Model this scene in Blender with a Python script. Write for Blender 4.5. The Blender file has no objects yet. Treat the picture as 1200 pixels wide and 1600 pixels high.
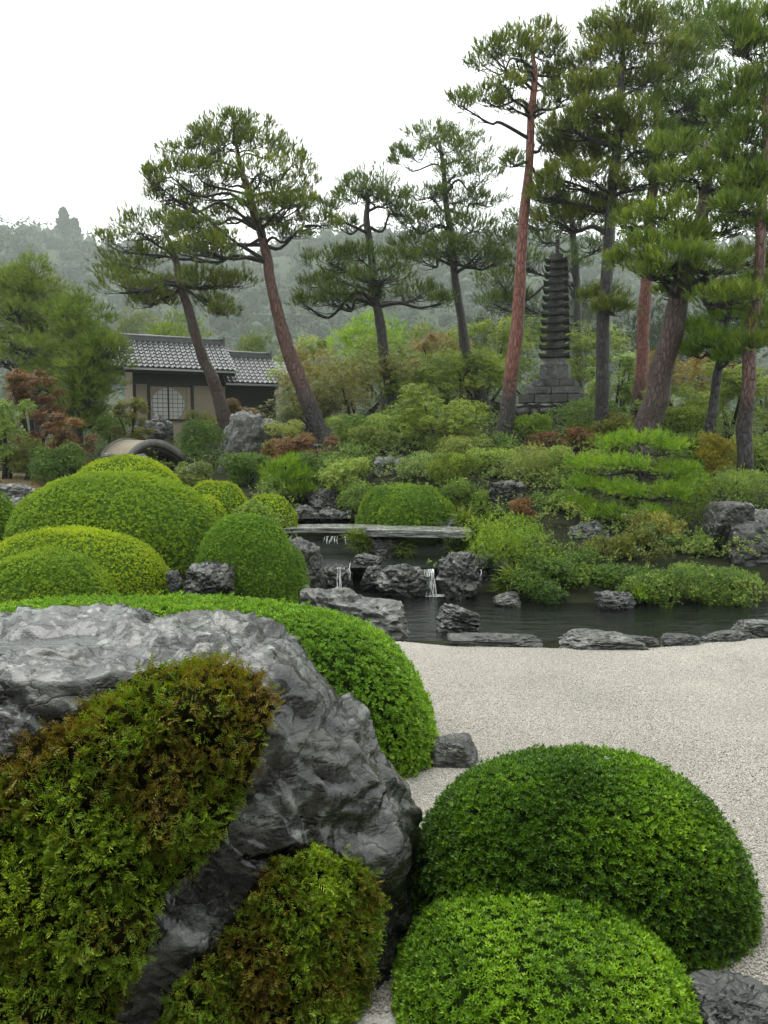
import bpy, bmesh, math, random
import numpy as np
from mathutils import Vector, Matrix

# ------------------------------------------------------------------ camera, sky, sun, exposure
sc = bpy.context.scene
COL = sc.collection
F = 1249.0                       # focal length in pixels of the 1200x1600 photograph
PITCH = math.atan(110 / F)       # the horizon lies 110 px above the middle
CAM = np.array([0.0, 0.0, 2.2])
cam_d = bpy.data.cameras.new('camera')
cam = bpy.data.objects.new('camera', cam_d)
COL.objects.link(cam)
cam_d.sensor_fit = 'VERTICAL'
cam_d.sensor_height = 36.0
cam_d.lens = 36.0 * F / 1600.0
cam_d.clip_start = 0.05
cam_d.clip_end = 3000.0
cam.location = CAM
cam.rotation_euler = (math.pi / 2 - PITCH, 0, 0)
sc.camera = cam

world = bpy.data.worlds.new('World')
sc.world = world
world.use_nodes = True
wn = world.node_tree
wn.nodes.clear()
SUN_EL, SUN_ROT = math.radians(74), math.radians(-60)
sky = wn.nodes.new('ShaderNodeTexSky')
sky.sky_type = 'NISHITA'
sky.sun_disc = False
sky.sun_elevation = SUN_EL
sky.sun_rotation = SUN_ROT
sky.air_density = 1.0
sky.dust_density = 4.0
bw = wn.nodes.new('ShaderNodeRGBToBW')
tint = wn.nodes.new('ShaderNodeMix'); tint.data_type = 'RGBA'; tint.blend_type = 'MIX'
tint.inputs[0].default_value = 0.80            # an even veil of cloud over the whole sky
tint.inputs[7].default_value = (7.6, 7.9, 7.75, 1)
bg = wn.nodes.new('ShaderNodeBackground')
bg.inputs['Strength'].default_value = 0.13
wo = wn.nodes.new('ShaderNodeOutputWorld')
wn.links.new(sky.outputs[0], bw.inputs[0])
wn.links.new(bw.outputs[0], tint.inputs[6])
wn.links.new(tint.outputs[2], bg.inputs[0])
wn.links.new(bg.outputs[0], wo.inputs[0])

sun_d = bpy.data.lights.new('sun', 'SUN')
sun_d.energy = 1.0
sun_d.angle = math.radians(40)
sun_d.color = (1.0, 0.97, 0.92)
sun = bpy.data.objects.new('sun', sun_d)
COL.objects.link(sun)
sd = Vector((math.sin(SUN_ROT) * math.cos(SUN_EL), math.cos(SUN_ROT) * math.cos(SUN_EL), math.sin(SUN_EL)))
sun.rotation_euler = sd.to_track_quat('Z', 'Y').to_euler()

sc.view_settings.view_transform = 'Standard'
sc.view_settings.look = 'None'
sc.view_settings.exposure = 1.45
sc.view_settings.gamma = 1.0
sc.view_settings.use_curve_mapping = False
cy = sc.cycles
cy.max_bounces = 7; cy.diffuse_bounces = 3; cy.glossy_bounces = 3
cy.transmission_bounces = 5; cy.transparent_max_bounces = 12; cy.volume_bounces = 0
cy.use_denoising = True
cy.caustics_reflective = False; cy.caustics_refractive = False
cy.sample_clamp_indirect = 6.0

rng = np.random.default_rng(11)
random.seed(11)

# ------------------------------------------------------------------ pixel <-> place helpers
CP, SP = math.cos(PITCH), math.sin(PITCH)

def ray(px, py):
    x = (px - 600) / F; y = (800 - py) / F
    return np.array([x, y * SP + CP, y * CP - SP])

def P(px, py, Y):
    """point seen at (px, py) of the photograph that stands Y metres in front of the camera"""
    d = ray(px, py)
    return CAM + d * (Y / d[1])

def PZ(px, py, z):
    d = ray(px, py)
    return CAM + d * ((z - CAM[2]) / d[2])

def proj(V):
    D = V - CAM
    dep = D[:, 1] * CP - D[:, 2] * SP
    up = D[:, 1] * SP + D[:, 2] * CP
    return 600 + F * D[:, 0] / dep, 800 - F * up / dep

# ------------------------------------------------------------------ numpy noise
_perm = np.random.default_rng(5).permutation(256)
_perm = np.concatenate([_perm, _perm, _perm])
_g = np.random.default_rng(6).normal(size=(256, 3))
_g /= np.linalg.norm(_g, axis=1)[:, None]

def perlin(p):
    p = np.asarray(p, float)
    i = np.floor(p).astype(int); f = p - i
    i &= 255
    u = f * f * f * (f * (f * 6 - 15) + 10)
    r = 0
    for dx in (0, 1):
        for dy in (0, 1):
            for dz in (0, 1):
                h = _perm[_perm[_perm[(i[:, 0] + dx) & 255] + ((i[:, 1] + dy) & 255)] + ((i[:, 2] + dz) & 255)]
                g = _g[h]
                d = g[:, 0] * (f[:, 0] - dx) + g[:, 1] * (f[:, 1] - dy) + g[:, 2] * (f[:, 2] - dz)
                w = (u[:, 0] if dx else 1 - u[:, 0]) * (u[:, 1] if dy else 1 - u[:, 1]) * (u[:, 2] if dz else 1 - u[:, 2])
                r = r + w * d
    return r

def fbm(p, octs=4, lac=2.1, gain=0.5):
    a, s, t = 1.0, 1.0, 0
    for k in range(octs):
        t = t + a * perlin(p * s + 17.3 * k); a *= gain; s *= lac
    return t

def ridged(p, octs=4, lac=2.1, gain=0.5):
    a, s, t = 1.0, 1.0, 0
    for k in range(octs):
        t = t + a * (1 - 2.2 * np.abs(perlin(p * s + 9.1 * k))); a *= gain; s *= lac
    return t

def smooth(t):
    t = np.clip(t, 0, 1)
    return t * t * (3 - 2 * t)

# ------------------------------------------------------------------ object helpers
def mesh_data(name, V, Fs, mat=None, smooth_shade=False, rnd=None):
    me = bpy.data.meshes.new(name)
    V = np.ascontiguousarray(V, np.float32)
    if not isinstance(Fs, (list, tuple)):
        Fs = [Fs]
    Fs = [np.asarray(f, np.int32) for f in Fs if len(f)]
    me.vertices.add(len(V))
    me.vertices.foreach_set('co', V.ravel())
    nl = sum(f.size for f in Fs); nf = sum(len(f) for f in Fs)
    me.loops.add(nl)
    me.loops.foreach_set('vertex_index', np.concatenate([f.ravel() for f in Fs]))
    me.polygons.add(nf)
    tot = np.concatenate([np.full(len(f), f.shape[1], np.int32) for f in Fs])
    start = np.concatenate([[0], np.cumsum(tot)[:-1]]).astype(np.int32)
    me.polygons.foreach_set('loop_start', start)
    me.polygons.foreach_set('loop_total', tot)
    me.polygons.foreach_set('use_smooth', np.full(nf, smooth_shade))
    if rnd is not None:
        a = me.attributes.new('rnd', 'FLOAT', 'FACE')
        a.data.foreach_set('value', np.ascontiguousarray(rnd, np.float32))
    if mat:
        me.materials.append(mat)
    me.update(calc_edges=True)
    return me

def obj(name, V, Fs, mat=None, parent=None, smooth_shade=False, rnd=None, kind=None, off=None):
    V = np.asarray(V, float)
    if parent is not None:
        V = V - origin_of(parent)
    elif off is not None:
        V = V - np.asarray(off)
    me = mesh_data(name, V, Fs, mat, smooth_shade, rnd)
    o = bpy.data.objects.new(name, me)
    COL.objects.link(o)
    if parent is not None:
        o.parent = parent
    elif off is not None:
        o.location = off
    if kind:
        o['kind'] = kind
    return o

_origins = {}
def origin_of(o):
    while o.parent is not None:
        o = o.parent
    return _origins.get(o.name, np.zeros(3)) if o.type == 'EMPTY' else np.array(o.location)

def thing(name, label, cat, loc, group=None, rotz=0.0):
    o = bpy.data.objects.new(name, None)
    o.empty_display_size = 0.2
    COL.objects.link(o)
    o.location = loc
    o.rotation_euler = (0, 0, rotz)
    _origins[o.name] = np.array(loc, float)
    o['label'] = label; o['category'] = cat
    if group: o['group'] = group
    return o

def tag(o, label, cat, group=None):
    o['label'] = label; o['category'] = cat
    if group: o['group'] = group
    return o

def struct(o):
    o['kind'] = 'structure'
    return o

def join(parts):
    Vs, Fl, n = [], {}, 0
    for V, fs in parts:
        fs = fs if isinstance(fs, list) else [fs]
        for f in fs:
            f = np.asarray(f)
            if len(f): Fl.setdefault(f.shape[1], []).append(f + n)
        Vs.append(V); n += len(V)
    return np.concatenate(Vs), [np.concatenate(v) for v in Fl.values()]

def box(x0, x1, y0, y1, z0, z1):
    V = np.array([[x, y, z] for z in (z0, z1) for y in (y0, y1) for x in (x0, x1)], float)
    Fq = np.array([[0, 2, 3, 1], [4, 5, 7, 6], [0, 1, 5, 4], [1, 3, 7, 5], [3, 2, 6, 7], [2, 0, 4, 6]])
    return V, Fq

def tube(pts, radii, sides=7, rough=0.0):
    pts = np.asarray(pts, float); n = len(pts)
    radii = np.asarray(radii, float)
    T = np.gradient(pts, axis=0)
    T /= np.linalg.norm(T, axis=1)[:, None] + 1e-9
    ref = np.array([0.31, 0.9, 0.2]); ref /= np.linalg.norm(ref)
    A = np.cross(T, ref); A /= np.linalg.norm(A, axis=1)[:, None] + 1e-9
    B = np.cross(T, A)
    ang = np.linspace(0, 2 * math.pi, sides, endpoint=False)
    ring = A[:, None, :] * np.cos(ang)[None, :, None] + B[:, None, :] * np.sin(ang)[None, :, None]
    r = radii[:, None, None]
    if rough:
        q = (pts[:, None, :] + ring * r).reshape(-1, 3)
        r = r * (1 + rough * fbm(q * np.array([4, 4, 1.6]), 3).reshape(n, sides)[:, :, None])
    V = (pts[:, None, :] + ring * r).reshape(-1, 3)
    i = np.arange(n - 1)[:, None] * sides; j = np.arange(sides)[None, :]; k = (j + 1) % sides
    Fq = np.stack([i + j, i + k, i + sides + k, i + sides + j], -1).reshape(-1, 4)
    V = np.concatenate([V, pts[-1:], pts[:1]])
    e = (n - 1) * sides
    Ft = [[e + a, e + (a + 1) % sides, n * sides] for a in range(sides)]
    Ft += [[(a + 1) % sides, a, n * sides + 1] for a in range(sides)]
    return V, [Fq, np.array(Ft)]

def spline(pts, n):
    """Catmull-Rom through rows of pts (any number of columns)"""
    pts = np.asarray(pts, float)
    if len(pts) == 2:
        t = np.linspace(0, 1, n)[:, None]
        return pts[0] * (1 - t) + pts[1] * t
    p = np.concatenate([2 * pts[:1] - pts[1:2], pts, 2 * pts[-1:] - pts[-2:-1]])
    t = np.linspace(0, len(pts) - 1 - 1e-6, n)
    i = t.astype(int); u = (t - i)[:, None]
    p0, p1, p2, p3 = p[i], p[i + 1], p[i + 2], p[i + 3]
    return 0.5 * (2 * p1 + (p2 - p0) * u + (2 * p0 - 5 * p1 + 4 * p2 - p3) * u ** 2 + (3 * p1 - p0 - 3 * p2 + p3) * u ** 3)

_ico = {}
def ico(sub):
    if sub not in _ico:
        bm = bmesh.new()
        bmesh.ops.create_icosphere(bm, subdivisions=sub, radius=1.0)
        V = np.array([v.co[:] for v in bm.verts]); T = np.array([[v.index for v in f.verts] for f in bm.faces])
        bm.free(); _ico[sub] = (V, T)
    V, T = _ico[sub]
    return V.copy(), T.copy()

# ------------------------------------------------------------------ foliage templates and scatter
def unit(v):
    return v / (np.linalg.norm(v, axis=-1, keepdims=True) + 1e-9)

def t_leaves(n, L, W, tilt0, tilt1, r, z0=0.0, z1=0.0, fold=0.12, tri=False):
    """a whorl of n folded leaves round the +z axis; two triangles each"""
    V, T, c = [], [], []
    for k in range(n):
        a = 2 * math.pi * (k + r.uniform(-.35, .35)) / n * (1 if z1 == 0 else 2.6)
        tl = math.radians(r.uniform(tilt0, tilt1)); l = L * r.uniform(.7, 1.1); w = W * r.uniform(.8, 1.15)
        d = np.array([math.cos(a) * math.sin(tl), math.sin(a) * math.sin(tl), math.cos(tl)])
        s = np.array([-math.sin(a), math.cos(a), 0]); nn = np.cross(d, s)
        b = np.array([0, 0, z0 + (z1 - z0) * k / n])
        m = b + d * l * .5
        i = len(V)
        if tri:
            V += [b + d * l * .2 - s * w * .48, b + d * l * .35 + s * w * .48, b + d * l]
            T += [[i, i + 1, i + 2]]; c.append(r.uniform(-1, 1)); continue
        V += [b, m + s * w / 2 + nn * fold * w, b + d * l - nn * l * .08, m - s * w / 2 + nn * fold * w]
        T += [[i, i + 1, i + 2], [i, i + 2, i + 3]]
        q = r.uniform(-1, 1); c += [q, q]
    return np.array(V), np.array(T), np.array(c)

def t_needles(n, L, w, r, spread=38, shoot=0.6):
    V, T, c = [], [], []
    for k in range(n):
        a = r.uniform(0, 2 * math.pi); tl = math.radians(r.uniform(8, spread))
        d = np.array([math.cos(a) * math.sin(tl), math.sin(a) * math.sin(tl), math.cos(tl)])
        s = unit(np.cross(d, r.normal(size=3)))
        b = np.array([0, 0, L * shoot * r.uniform(0, 1)])
        l = L * r.uniform(.7, 1.1); i = len(V)
        V += [b - s * w / 2, b + s * w / 2, b + d * l]
        T.append([i, i + 1, i + 2]); c.append(r.uniform(-1, 1))
    return np.array(V), np.array(T), np.array(c)

def t_frond(r, L=1.0, pairs=4):
    """a flat scaly spray that bends over; side leaflets are narrow triangles"""
    V, T, c = [], [], []
    bend = r.uniform(.25, .7); side = r.uniform(-.25, .25)
    ax = lambda t: np.array([side * t * t, bend * t * t, t - .25 * bend * t * t]) * L
    for k in range(pairs):
        t = (k + .6) / (pairs + .4)
        p = ax(t); tan = unit(ax(t + .05) - p)
        for s in (-1, 1):
            l = L * (.42 * (1 - t) ** .6 + .10) * r.uniform(.75, 1.15)
            d = unit(tan * .85 + np.array([s, 0, 0]) * .75 + np.array([0, r.uniform(-.15, .3), 0]))
            w = L * .055
            nn = unit(np.cross(d, np.array([0, 1.0, .2])))
            i = len(V)
            V += [p, p + d * l * .55 + nn * w, p + d * l, p + d * l * .55 - nn * w]
            T += [[i, i + 1, i + 3], [i + 3, i + 1, i + 2]]
            q = t * 1.2 - .6 + r.uniform(-.3, .3); c += [q, q]
    i = len(V); p0, p1 = ax(.55), ax(1.0)
    V += [p0 + [L * .03, 0, 0], p0 - [L * .03, 0, 0], p1]; T.append([i, i + 1, i + 2]); c.append(.7)
    return np.array(V), np.array(T), np.array(c)

def t_blades(n, L, w, r, lean=50):
    V, T, c = [], [], []
    for k in range(n):
        a = r.uniform(0, 2 * math.pi); ln = math.radians(r.uniform(10, lean)); l = L * r.uniform(.6, 1.1)
        h = np.array([math.cos(a), math.sin(a), 0]); s = np.array([-h[1], h[0], 0])
        p0 = h * L * .04; p1 = p0 + (h * math.sin(ln) + np.array([0, 0, math.cos(ln)])) * l * .55
        ln2 = ln + math.radians(r.uniform(25, 60)); p2 = p1 + (h * math.sin(ln2) + np.array([0, 0, math.cos(ln2)])) * l * .45
        i = len(V); V += [p0 - s * w / 2, p0 + s * w / 2, p1 + s * w * .4, p1 - s * w * .4, p2]
        T += [[i, i + 1, i + 2], [i, i + 2, i + 3], [i + 3, i + 2, i + 4]]
        q = r.uniform(-1, 1); c += [q, q, q]
    return np.array(V), np.array(T), np.array(c)

def scatter(tmpls, pts, axis, scale, r, tone=None, tone_amp=.16, roll=None):
    """place a random template at every point with its +z along axis; returns V, T, rnd"""
    pts = np.asarray(pts); n = len(pts)
    Z = unit(np.asarray(axis, float))
    if roll is None:
        R = r.normal(size=(n, 3))
    else:
        R = roll
    X = unit(np.cross(R, Z)); Y = np.cross(Z, X)
    scale = np.broadcast_to(scale, (n,))
    which = r.integers(0, len(tmpls), n)
    base = r.uniform(0, 1, n) if tone is None else tone
    Vs, Ts, Cs, off = [], [], [], 0
    for k, (tv, tt, tc) in enumerate(tmpls):
        q = np.where(which == k)[0]
        if not len(q): continue
        s = scale[q][:, None, None]
        v = pts[q][:, None, :] + s * (tv[None, :, 0:1] * X[q][:, None, :] + tv[None, :, 1:2] * Y[q][:, None, :] + tv[None, :, 2:3] * Z[q][:, None, :])
        m = len(tv)
        Vs.append(v.reshape(-1, 3))
        Ts.append((tt[None] + (np.arange(len(q)) * m)[:, None, None] + off).reshape(-1, 3))
        Cs.append(np.clip(base[q][:, None] + tone_amp * tc[None], 0, 1).ravel())
        off += len(q) * m
    return np.concatenate(Vs), np.concatenate(Ts), np.concatenate(Cs)

def merge3(lst):
    Vs, Ts, Cs, n = [], [], [], 0
    for V, T, c in lst:
        Vs.append(V); Ts.append(T + n); Cs.append(c); n += len(V)
    return np.concatenate(Vs), np.concatenate(Ts), np.concatenate(Cs)

# ------------------------------------------------------------------ materials
def new_mat(name):
    m = bpy.data.materials.new(name); m.use_nodes = True
    nt = m.node_tree; nt.nodes.clear()
    out = nt.nodes.new('ShaderNodeOutputMaterial')
    return m, nt, out

def node(nt, typ, **kw):
    n = nt.nodes.new(typ)
    for k, v in kw.items():
        if k.startswith('i_'):
            key = k[2:]
            n.inputs[int(key) if key.isdigit() else key.replace('_', ' ')].default_value = v
        else:
            setattr(n, k, v)
    return n

def ramp(nt, stops, src=None, interp='LINEAR'):
    n = nt.nodes.new('ShaderNodeValToRGB')
    n.color_ramp.interpolation = interp
    e = n.color_ramp.elements
    while len(e) < len(stops): e.new(0.5)
    for k, (p, c) in enumerate(stops):
        e[k].position = p
        e[k].color = (c[0], c[1], c[2], 1) if hasattr(c, '__len__') else (c, c, c, 1)
    if src is not None: nt.links.new(src, n.inputs[0])
    return n

def mixc(nt, a, b, fac, blend='MIX'):
    n = nt.nodes.new('ShaderNodeMix'); n.data_type = 'RGBA'; n.blend_type = blend
    for sock, v in ((0, fac), (6, a), (7, b)):
        if hasattr(v, 'is_output') or hasattr(v, 'links'):
            nt.links.new(v, n.inputs[sock])
        else:
            n.inputs[sock].default_value = v if sock == 0 else (v[0], v[1], v[2], 1)
    return n.outputs[2]

def leaf_mat(name, cols, rough=.45, transl=.28, spec=.22):
    """cols: three or four leaf colours, dark mature leaf to young leaf"""
    m, nt, out = new_mat(name)
    cols = [(c[0] * 1.75, c[1] * 1.45, c[2] * .55) for c in cols]
    at = node(nt, 'ShaderNodeAttribute', attribute_name='rnd')
    r = ramp(nt, [(k / (len(cols) - 1), c) for k, c in enumerate(cols)], at.outputs['Fac'])
    pr = node(nt, 'ShaderNodeBsdfPrincipled')
    pr.inputs['Roughness'].default_value = rough
    pr.inputs['Specular IOR Level'].default_value = spec
    tr = node(nt, 'ShaderNodeBsdfTranslucent')
    mx = node(nt, 'ShaderNodeMixShader'); mx.inputs[0].default_value = transl
    nt.links.new(r.outputs[0], pr.inputs['Base Color'])
    hv = node(nt, 'ShaderNodeHueSaturation'); hv.inputs['Saturation'].default_value = 1.1; hv.inputs['Value'].default_value = 1.25
    nt.links.new(r.outputs[0], hv.inputs['Color']); nt.links.new(hv.outputs[0], tr.inputs['Color'])
    nt.links.new(pr.outputs[0], mx.inputs[1]); nt.links.new(tr.outputs[0], mx.inputs[2])
    nt.links.new(mx.outputs[0], out.inputs[0])
    return m

def flat_mat(name, col, rough=.7, spec=.3, noise=.25, nscale=6, bump=.3, metallic=0):
    m, nt, out = new_mat(name)
    tc = node(nt, 'ShaderNodeTexCoord')
    nz = node(nt, 'ShaderNodeTexNoise'); nz.inputs['Scale'].default_value = nscale; nz.inputs['Detail'].default_value = 6
    nt.links.new(tc.outputs['Object'], nz.inputs['Vector'])
    lo = tuple(c * (1 - noise) for c in col); hi = tuple(min(1, c * (1 + noise)) for c in col)
    r = ramp(nt, [(.3, lo), (.7, hi)], nz.outputs['Fac'])
    pr = node(nt, 'ShaderNodeBsdfPrincipled')
    pr.inputs['Roughness'].default_value = rough; pr.inputs['Specular IOR Level'].default_value = spec
    pr.inputs['Metallic'].default_value = metallic
    nt.links.new(r.outputs[0], pr.inputs['Base Color'])
    if bump:
        b = node(nt, 'ShaderNodeBump'); b.inputs['Strength'].default_value = bump; b.inputs['Distance'].default_value = .02
        nt.links.new(nz.outputs['Fac'], b.inputs['Height']); nt.links.new(b.outputs[0], pr.inputs['Normal'])
    nt.links.new(pr.outputs[0], out.inputs[0])
    return m

def rock_mat(name, dark, mid, light, scale=1.0, rough=(.22, .55), lichen=.0, vein=.5, strat=1.0, bump=1.0, coat=.22):
    m, nt, out = new_mat(name)
    L = nt.links.new
    tc = node(nt, 'ShaderNodeTexCoord')
    oi = node(nt, 'ShaderNodeObjectInfo')
    sh = node(nt, 'ShaderNodeVectorMath', operation='MULTIPLY_ADD')
    cmb = node(nt, 'ShaderNodeCombineXYZ')
    for k in range(3): L(oi.outputs['Random'], cmb.inputs[k])
    sh.inputs[1].default_value = (7.3, 5.1, 3.7)
    L(cmb.outputs[0], sh.inputs[0]); L(tc.outputs['Object'], sh.inputs[2])
    # squeezed coordinates give the rock its bedding
    mp = node(nt, 'ShaderNodeMapping'); mp.inputs['Rotation'].default_value = (.5, .35, .6)
    mp.inputs['Scale'].default_value = (scale, scale, scale * (1 + 1.6 * strat))
    L(sh.outputs[0], mp.inputs[0])
    def nz(s, det, rg=.55, dist=0.0, vec=None):
        n = node(nt, 'ShaderNodeTexNoise'); n.inputs['Scale'].default_value = s; n.inputs['Detail'].default_value = det
        n.inputs['Roughness'].default_value = rg; n.inputs['Distortion'].default_value = dist
        L(vec or mp.outputs[0], n.inputs['Vector']); return n.outputs['Fac']
    n1 = nz(1.6, 10, .62, .6); n2 = nz(7, 8, .6, 1.2); n3 = nz(38, 5, .65)
    c1 = ramp(nt, [(.34, dark), (.52, mid), (.68, light)], n1)
    c2 = ramp(nt, [(.34, .35), (.5, 1.0), (.66, 2.0)], n2)
    col = mixc(nt, c1.outputs[0], c2.outputs[0], .85, 'MULTIPLY')
    c3 = ramp(nt, [(.3, .5), (.7, 1.5)], n3)
    col = mixc(nt, col, c3.outputs[0], .6, 'MULTIPLY')
    # thin pale veins
    vn = nz(2.2, 4, .5, 1.8)
    vr = ramp(nt, [(.485, 0), (.5, 1), (.515, 0)], vn)
    vm = nz(1.1, 2); vk = ramp(nt, [(.5, 0), (.62, 1)], vm)
    vf = node(nt, 'ShaderNodeMath', operation='MULTIPLY'); L(vr.outputs[0], vf.inputs[0]); L(vk.outputs[0], vf.inputs[1])
    vf2 = node(nt, 'ShaderNodeMath', operation='MULTIPLY'); L(vf.outputs[0], vf2.inputs[0]); vf2.inputs[1].default_value = vein
    col = mixc(nt, col, (.17, .175, .165), vf2.outputs[0])
    if lichen:
        ln = nz(9, 6, .7, .3); lk = nz(1.3, 3)
        a = ramp(nt, [(.56, 0), (.63, 1)], ln); b = ramp(nt, [(.45, 0), (.6, 1)], lk)
        mm = node(nt, 'ShaderNodeMath', operation='MULTIPLY'); L(a.outputs[0], mm.inputs[0]); L(b.outputs[0], mm.inputs[1])
        m3 = node(nt, 'ShaderNodeMath', operation='MULTIPLY'); L(mm.outputs[0], m3.inputs[0]); m3.inputs[1].default_value = lichen
        col = mixc(nt, col, (.24, .25, .23), m3.outputs[0])
    sm = ramp(nt, [(.48, 0), (.66, .55)], nz(1.9, 6, .6, .8))
    col = mixc(nt, col, (.026, .026, .013), sm.outputs[0])
    dv = node(nt, 'ShaderNodeTexNoise'); dv.inputs['Scale'].default_value = 3; dv.inputs['Detail'].default_value = 6
    L(mp.outputs[0], dv.inputs['Vector'])
    wc = mixc(nt, mp.outputs[0], dv.outputs['Color'], .35)
    ck = node(nt, 'ShaderNodeTexVoronoi', feature='DISTANCE_TO_EDGE'); ck.inputs['Scale'].default_value = 4.5
    L(wc, ck.inputs['Vector'])
    ckr = ramp(nt, [(0, .18), (.035, .85), (.12, 1)], ck.outputs['Distance'])
    col = mixc(nt, col, ckr.outputs[0], .85, 'MULTIPLY')
    fg = nz(120, 3, .7)
    c4 = ramp(nt, [(.3, .45), (.5, 1), (.72, 2.1)], fg)
    col = mixc(nt, col, c4.outputs[0], .55, 'MULTIPLY')
    pr = node(nt, 'ShaderNodeBsdfPrincipled')
    L(col, pr.inputs['Base Color'])
    rr = node(nt, 'ShaderNodeMapRange'); rr.inputs['From Min'].default_value = .3; rr.inputs['From Max'].default_value = .7
    rr.inputs['To Min'].default_value = rough[0]; rr.inputs['To Max'].default_value = rough[1]
    L(n2, rr.inputs['Value']); L(rr.outputs[0], pr.inputs['Roughness'])
    pr.inputs['Specular IOR Level'].default_value = .4
    pr.inputs['Coat Weight'].default_value = coat; pr.inputs['Coat Roughness'].default_value = .07
    b1 = node(nt, 'ShaderNodeBump'); b1.inputs['Strength'].default_value = .35 * bump; b1.inputs['Distance'].default_value = .05 / scale
    L(n1, b1.inputs['Height'])
    b2 = node(nt, 'ShaderNodeBump'); b2.inputs['Strength'].default_value = .45 * bump; b2.inputs['Distance'].default_value = .04 / scale
    L(n2, b2.inputs['Height']); L(b1.outputs[0], b2.inputs['Normal'])
    b3 = node(nt, 'ShaderNodeBump'); b3.inputs['Strength'].default_value = .5 * bump; b3.inputs['Distance'].default_value = .012 / scale
    L(n3, b3.inputs['Height']); L(b2.outputs[0], b3.inputs['Normal'])
    b4 = node(nt, 'ShaderNodeBump'); b4.inputs['Strength'].default_value = .6 * bump; b4.inputs['Distance'].default_value = .03 / scale
    L(ckr.outputs[0], b4.inputs['Height']); L(b3.outputs[0], b4.inputs['Normal'])
    L(b4.outputs[0], pr.inputs['Normal'])
    L(pr.outputs[0], out.inputs[0])
    return m

def bark_mat(name, low, high, z0, z1, scale=1.0):
    """plated bark, `low` near the ground turning to `high` above"""
    m, nt, out = new_mat(name)
    L = nt.links.new
    tc = node(nt, 'ShaderNodeTexCoord')
    mp = node(nt, 'ShaderNodeMapping'); mp.inputs['Scale'].default_value = (15 * scale, 15 * scale, 4.4 * scale)
    L(tc.outputs['Object'], mp.inputs[0])
    vo = node(nt, 'ShaderNodeTexVoronoi', feature='DISTANCE_TO_EDGE'); vo.inputs['Scale'].default_value = 1.6
    nz = node(nt, 'ShaderNodeTexNoise'); nz.inputs['Scale'].default_value = 2.0; nz.inputs['Detail'].default_value = 8
    L(mp.outputs[0], nz.inputs['Vector'])
    wv = mixc(nt, mp.outputs[0], nz.outputs['Color'], .45); L(wv, vo.inputs['Vector'])
    plate = ramp(nt, [(.0, .45), (.14, .9), (.5, 1.1)], vo.outputs['Distance'])
    sx = node(nt, 'ShaderNodeSeparateXYZ'); L(tc.outputs['Object'], sx.inputs[0])
    n2 = node(nt, 'ShaderNodeTexNoise'); n2.inputs['Scale'].default_value = 1.7; n2.inputs['Detail'].default_value = 5
    L(tc.outputs['Object'], n2.inputs['Vector'])
    add = node(nt, 'ShaderNodeMath', operation='MULTIPLY_ADD'); L(n2.outputs['Fac'], add.inputs[0]); add.inputs[1].default_value = 1.6; L(sx.outputs['Z'], add.inputs[2])
    rg = node(nt, 'ShaderNodeMapRange', interpolation_type='SMOOTHSTEP'); rg.inputs['From Min'].default_value = z0 + .8; rg.inputs['From Max'].default_value = z1 + .8
    L(add.outputs[0], rg.inputs['Value'])
    base = mixc(nt, low, high, rg.outputs[0])
    col = mixc(nt, base, plate.outputs[0], .9, 'MULTIPLY')
    v2 = ramp(nt, [(.3, .55), (.7, 1.4)], nz.outputs['Fac'])
    col = mixc(nt, col, v2.outputs[0], .7, 'MULTIPLY')
    pr = node(nt, 'ShaderNodeBsdfPrincipled'); L(col, pr.inputs['Base Color'])
    pr.inputs['Roughness'].default_value = .5; pr.inputs['Specular IOR Level'].default_value = .4
    b = node(nt, 'ShaderNodeBump'); b.inputs['Strength'].default_value = 1.0; b.inputs['Distance'].default_value = .05
    L(plate.outputs[0], b.inputs['Height']); L(b.outputs[0], pr.inputs['Normal'])
    L(pr.outputs[0], out.inputs[0])
    return m

M = {}
M['azalea_front'] = leaf_mat('azalea_front_leaf', [(.016, .050, .012), (.044, .115, .017), (.096, .215, .026), (.165, .32, .045)], .38)
M['azalea_back'] = leaf_mat('azalea_hedge_leaf', [(.026, .072, .018), (.060, .15, .034), (.105, .225, .05), (.16, .30, .08)], .38)
M['azalea_gold'] = leaf_mat('azalea_gold_leaf', [(.055, .10, .010), (.12, .20, .014), (.185, .28, .02), (.25, .35, .035)], .45)
M['azalea_mid'] = leaf_mat('azalea_mid_leaf', [(.03, .075, .010), (.065, .14, .014), (.11, .20, .018), (.16, .26, .03)], .45)
M['azalea_blue'] = leaf_mat('azalea_deep_leaf', [(.025, .07, .018), (.05, .12, .025), (.085, .18, .035), (.13, .23, .05)], .42)
M['moss'] = leaf_mat('creeper_frond', [(.080, .064, .036), (.125, .125, .036), (.070, .14, .034), (.115, .215, .045), (.19, .31, .065)], .5, .3)
M['pine'] = leaf_mat('pine_needle', [(.022, .042, .018), (.045, .078, .026), (.075, .115, .032), (.13, .16, .04)], .5, .2)
M['pine_dark'] = leaf_mat('pine_needle_dark', [(.018, .040, .020), (.032, .066, .028), (.055, .095, .034), (.085, .125, .040)], .5, .2)
M['pine_green'] = leaf_mat('pine_needle_green', [(.020, .046, .018), (.040, .084, .026), (.072, .130, .034), (.115, .175, .045)], .5, .2)
M['pine_bright'] = leaf_mat('pine_needle_bright', [(.035, .09, .015), (.07, .16, .02), (.12, .23, .03), (.17, .28, .05)], .5, .25)
M['pine_soft'] = leaf_mat('pine_needle_soft', [(.030, .06, .024), (.05, .095, .034), (.08, .13, .044), (.12, .17, .05)], .55, .25)
M['green'] = leaf_mat('shrub_leaf_green', [(.024, .058, .026), (.052, .108, .044), (.092, .165, .066), (.145, .22, .09)], .45)
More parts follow.
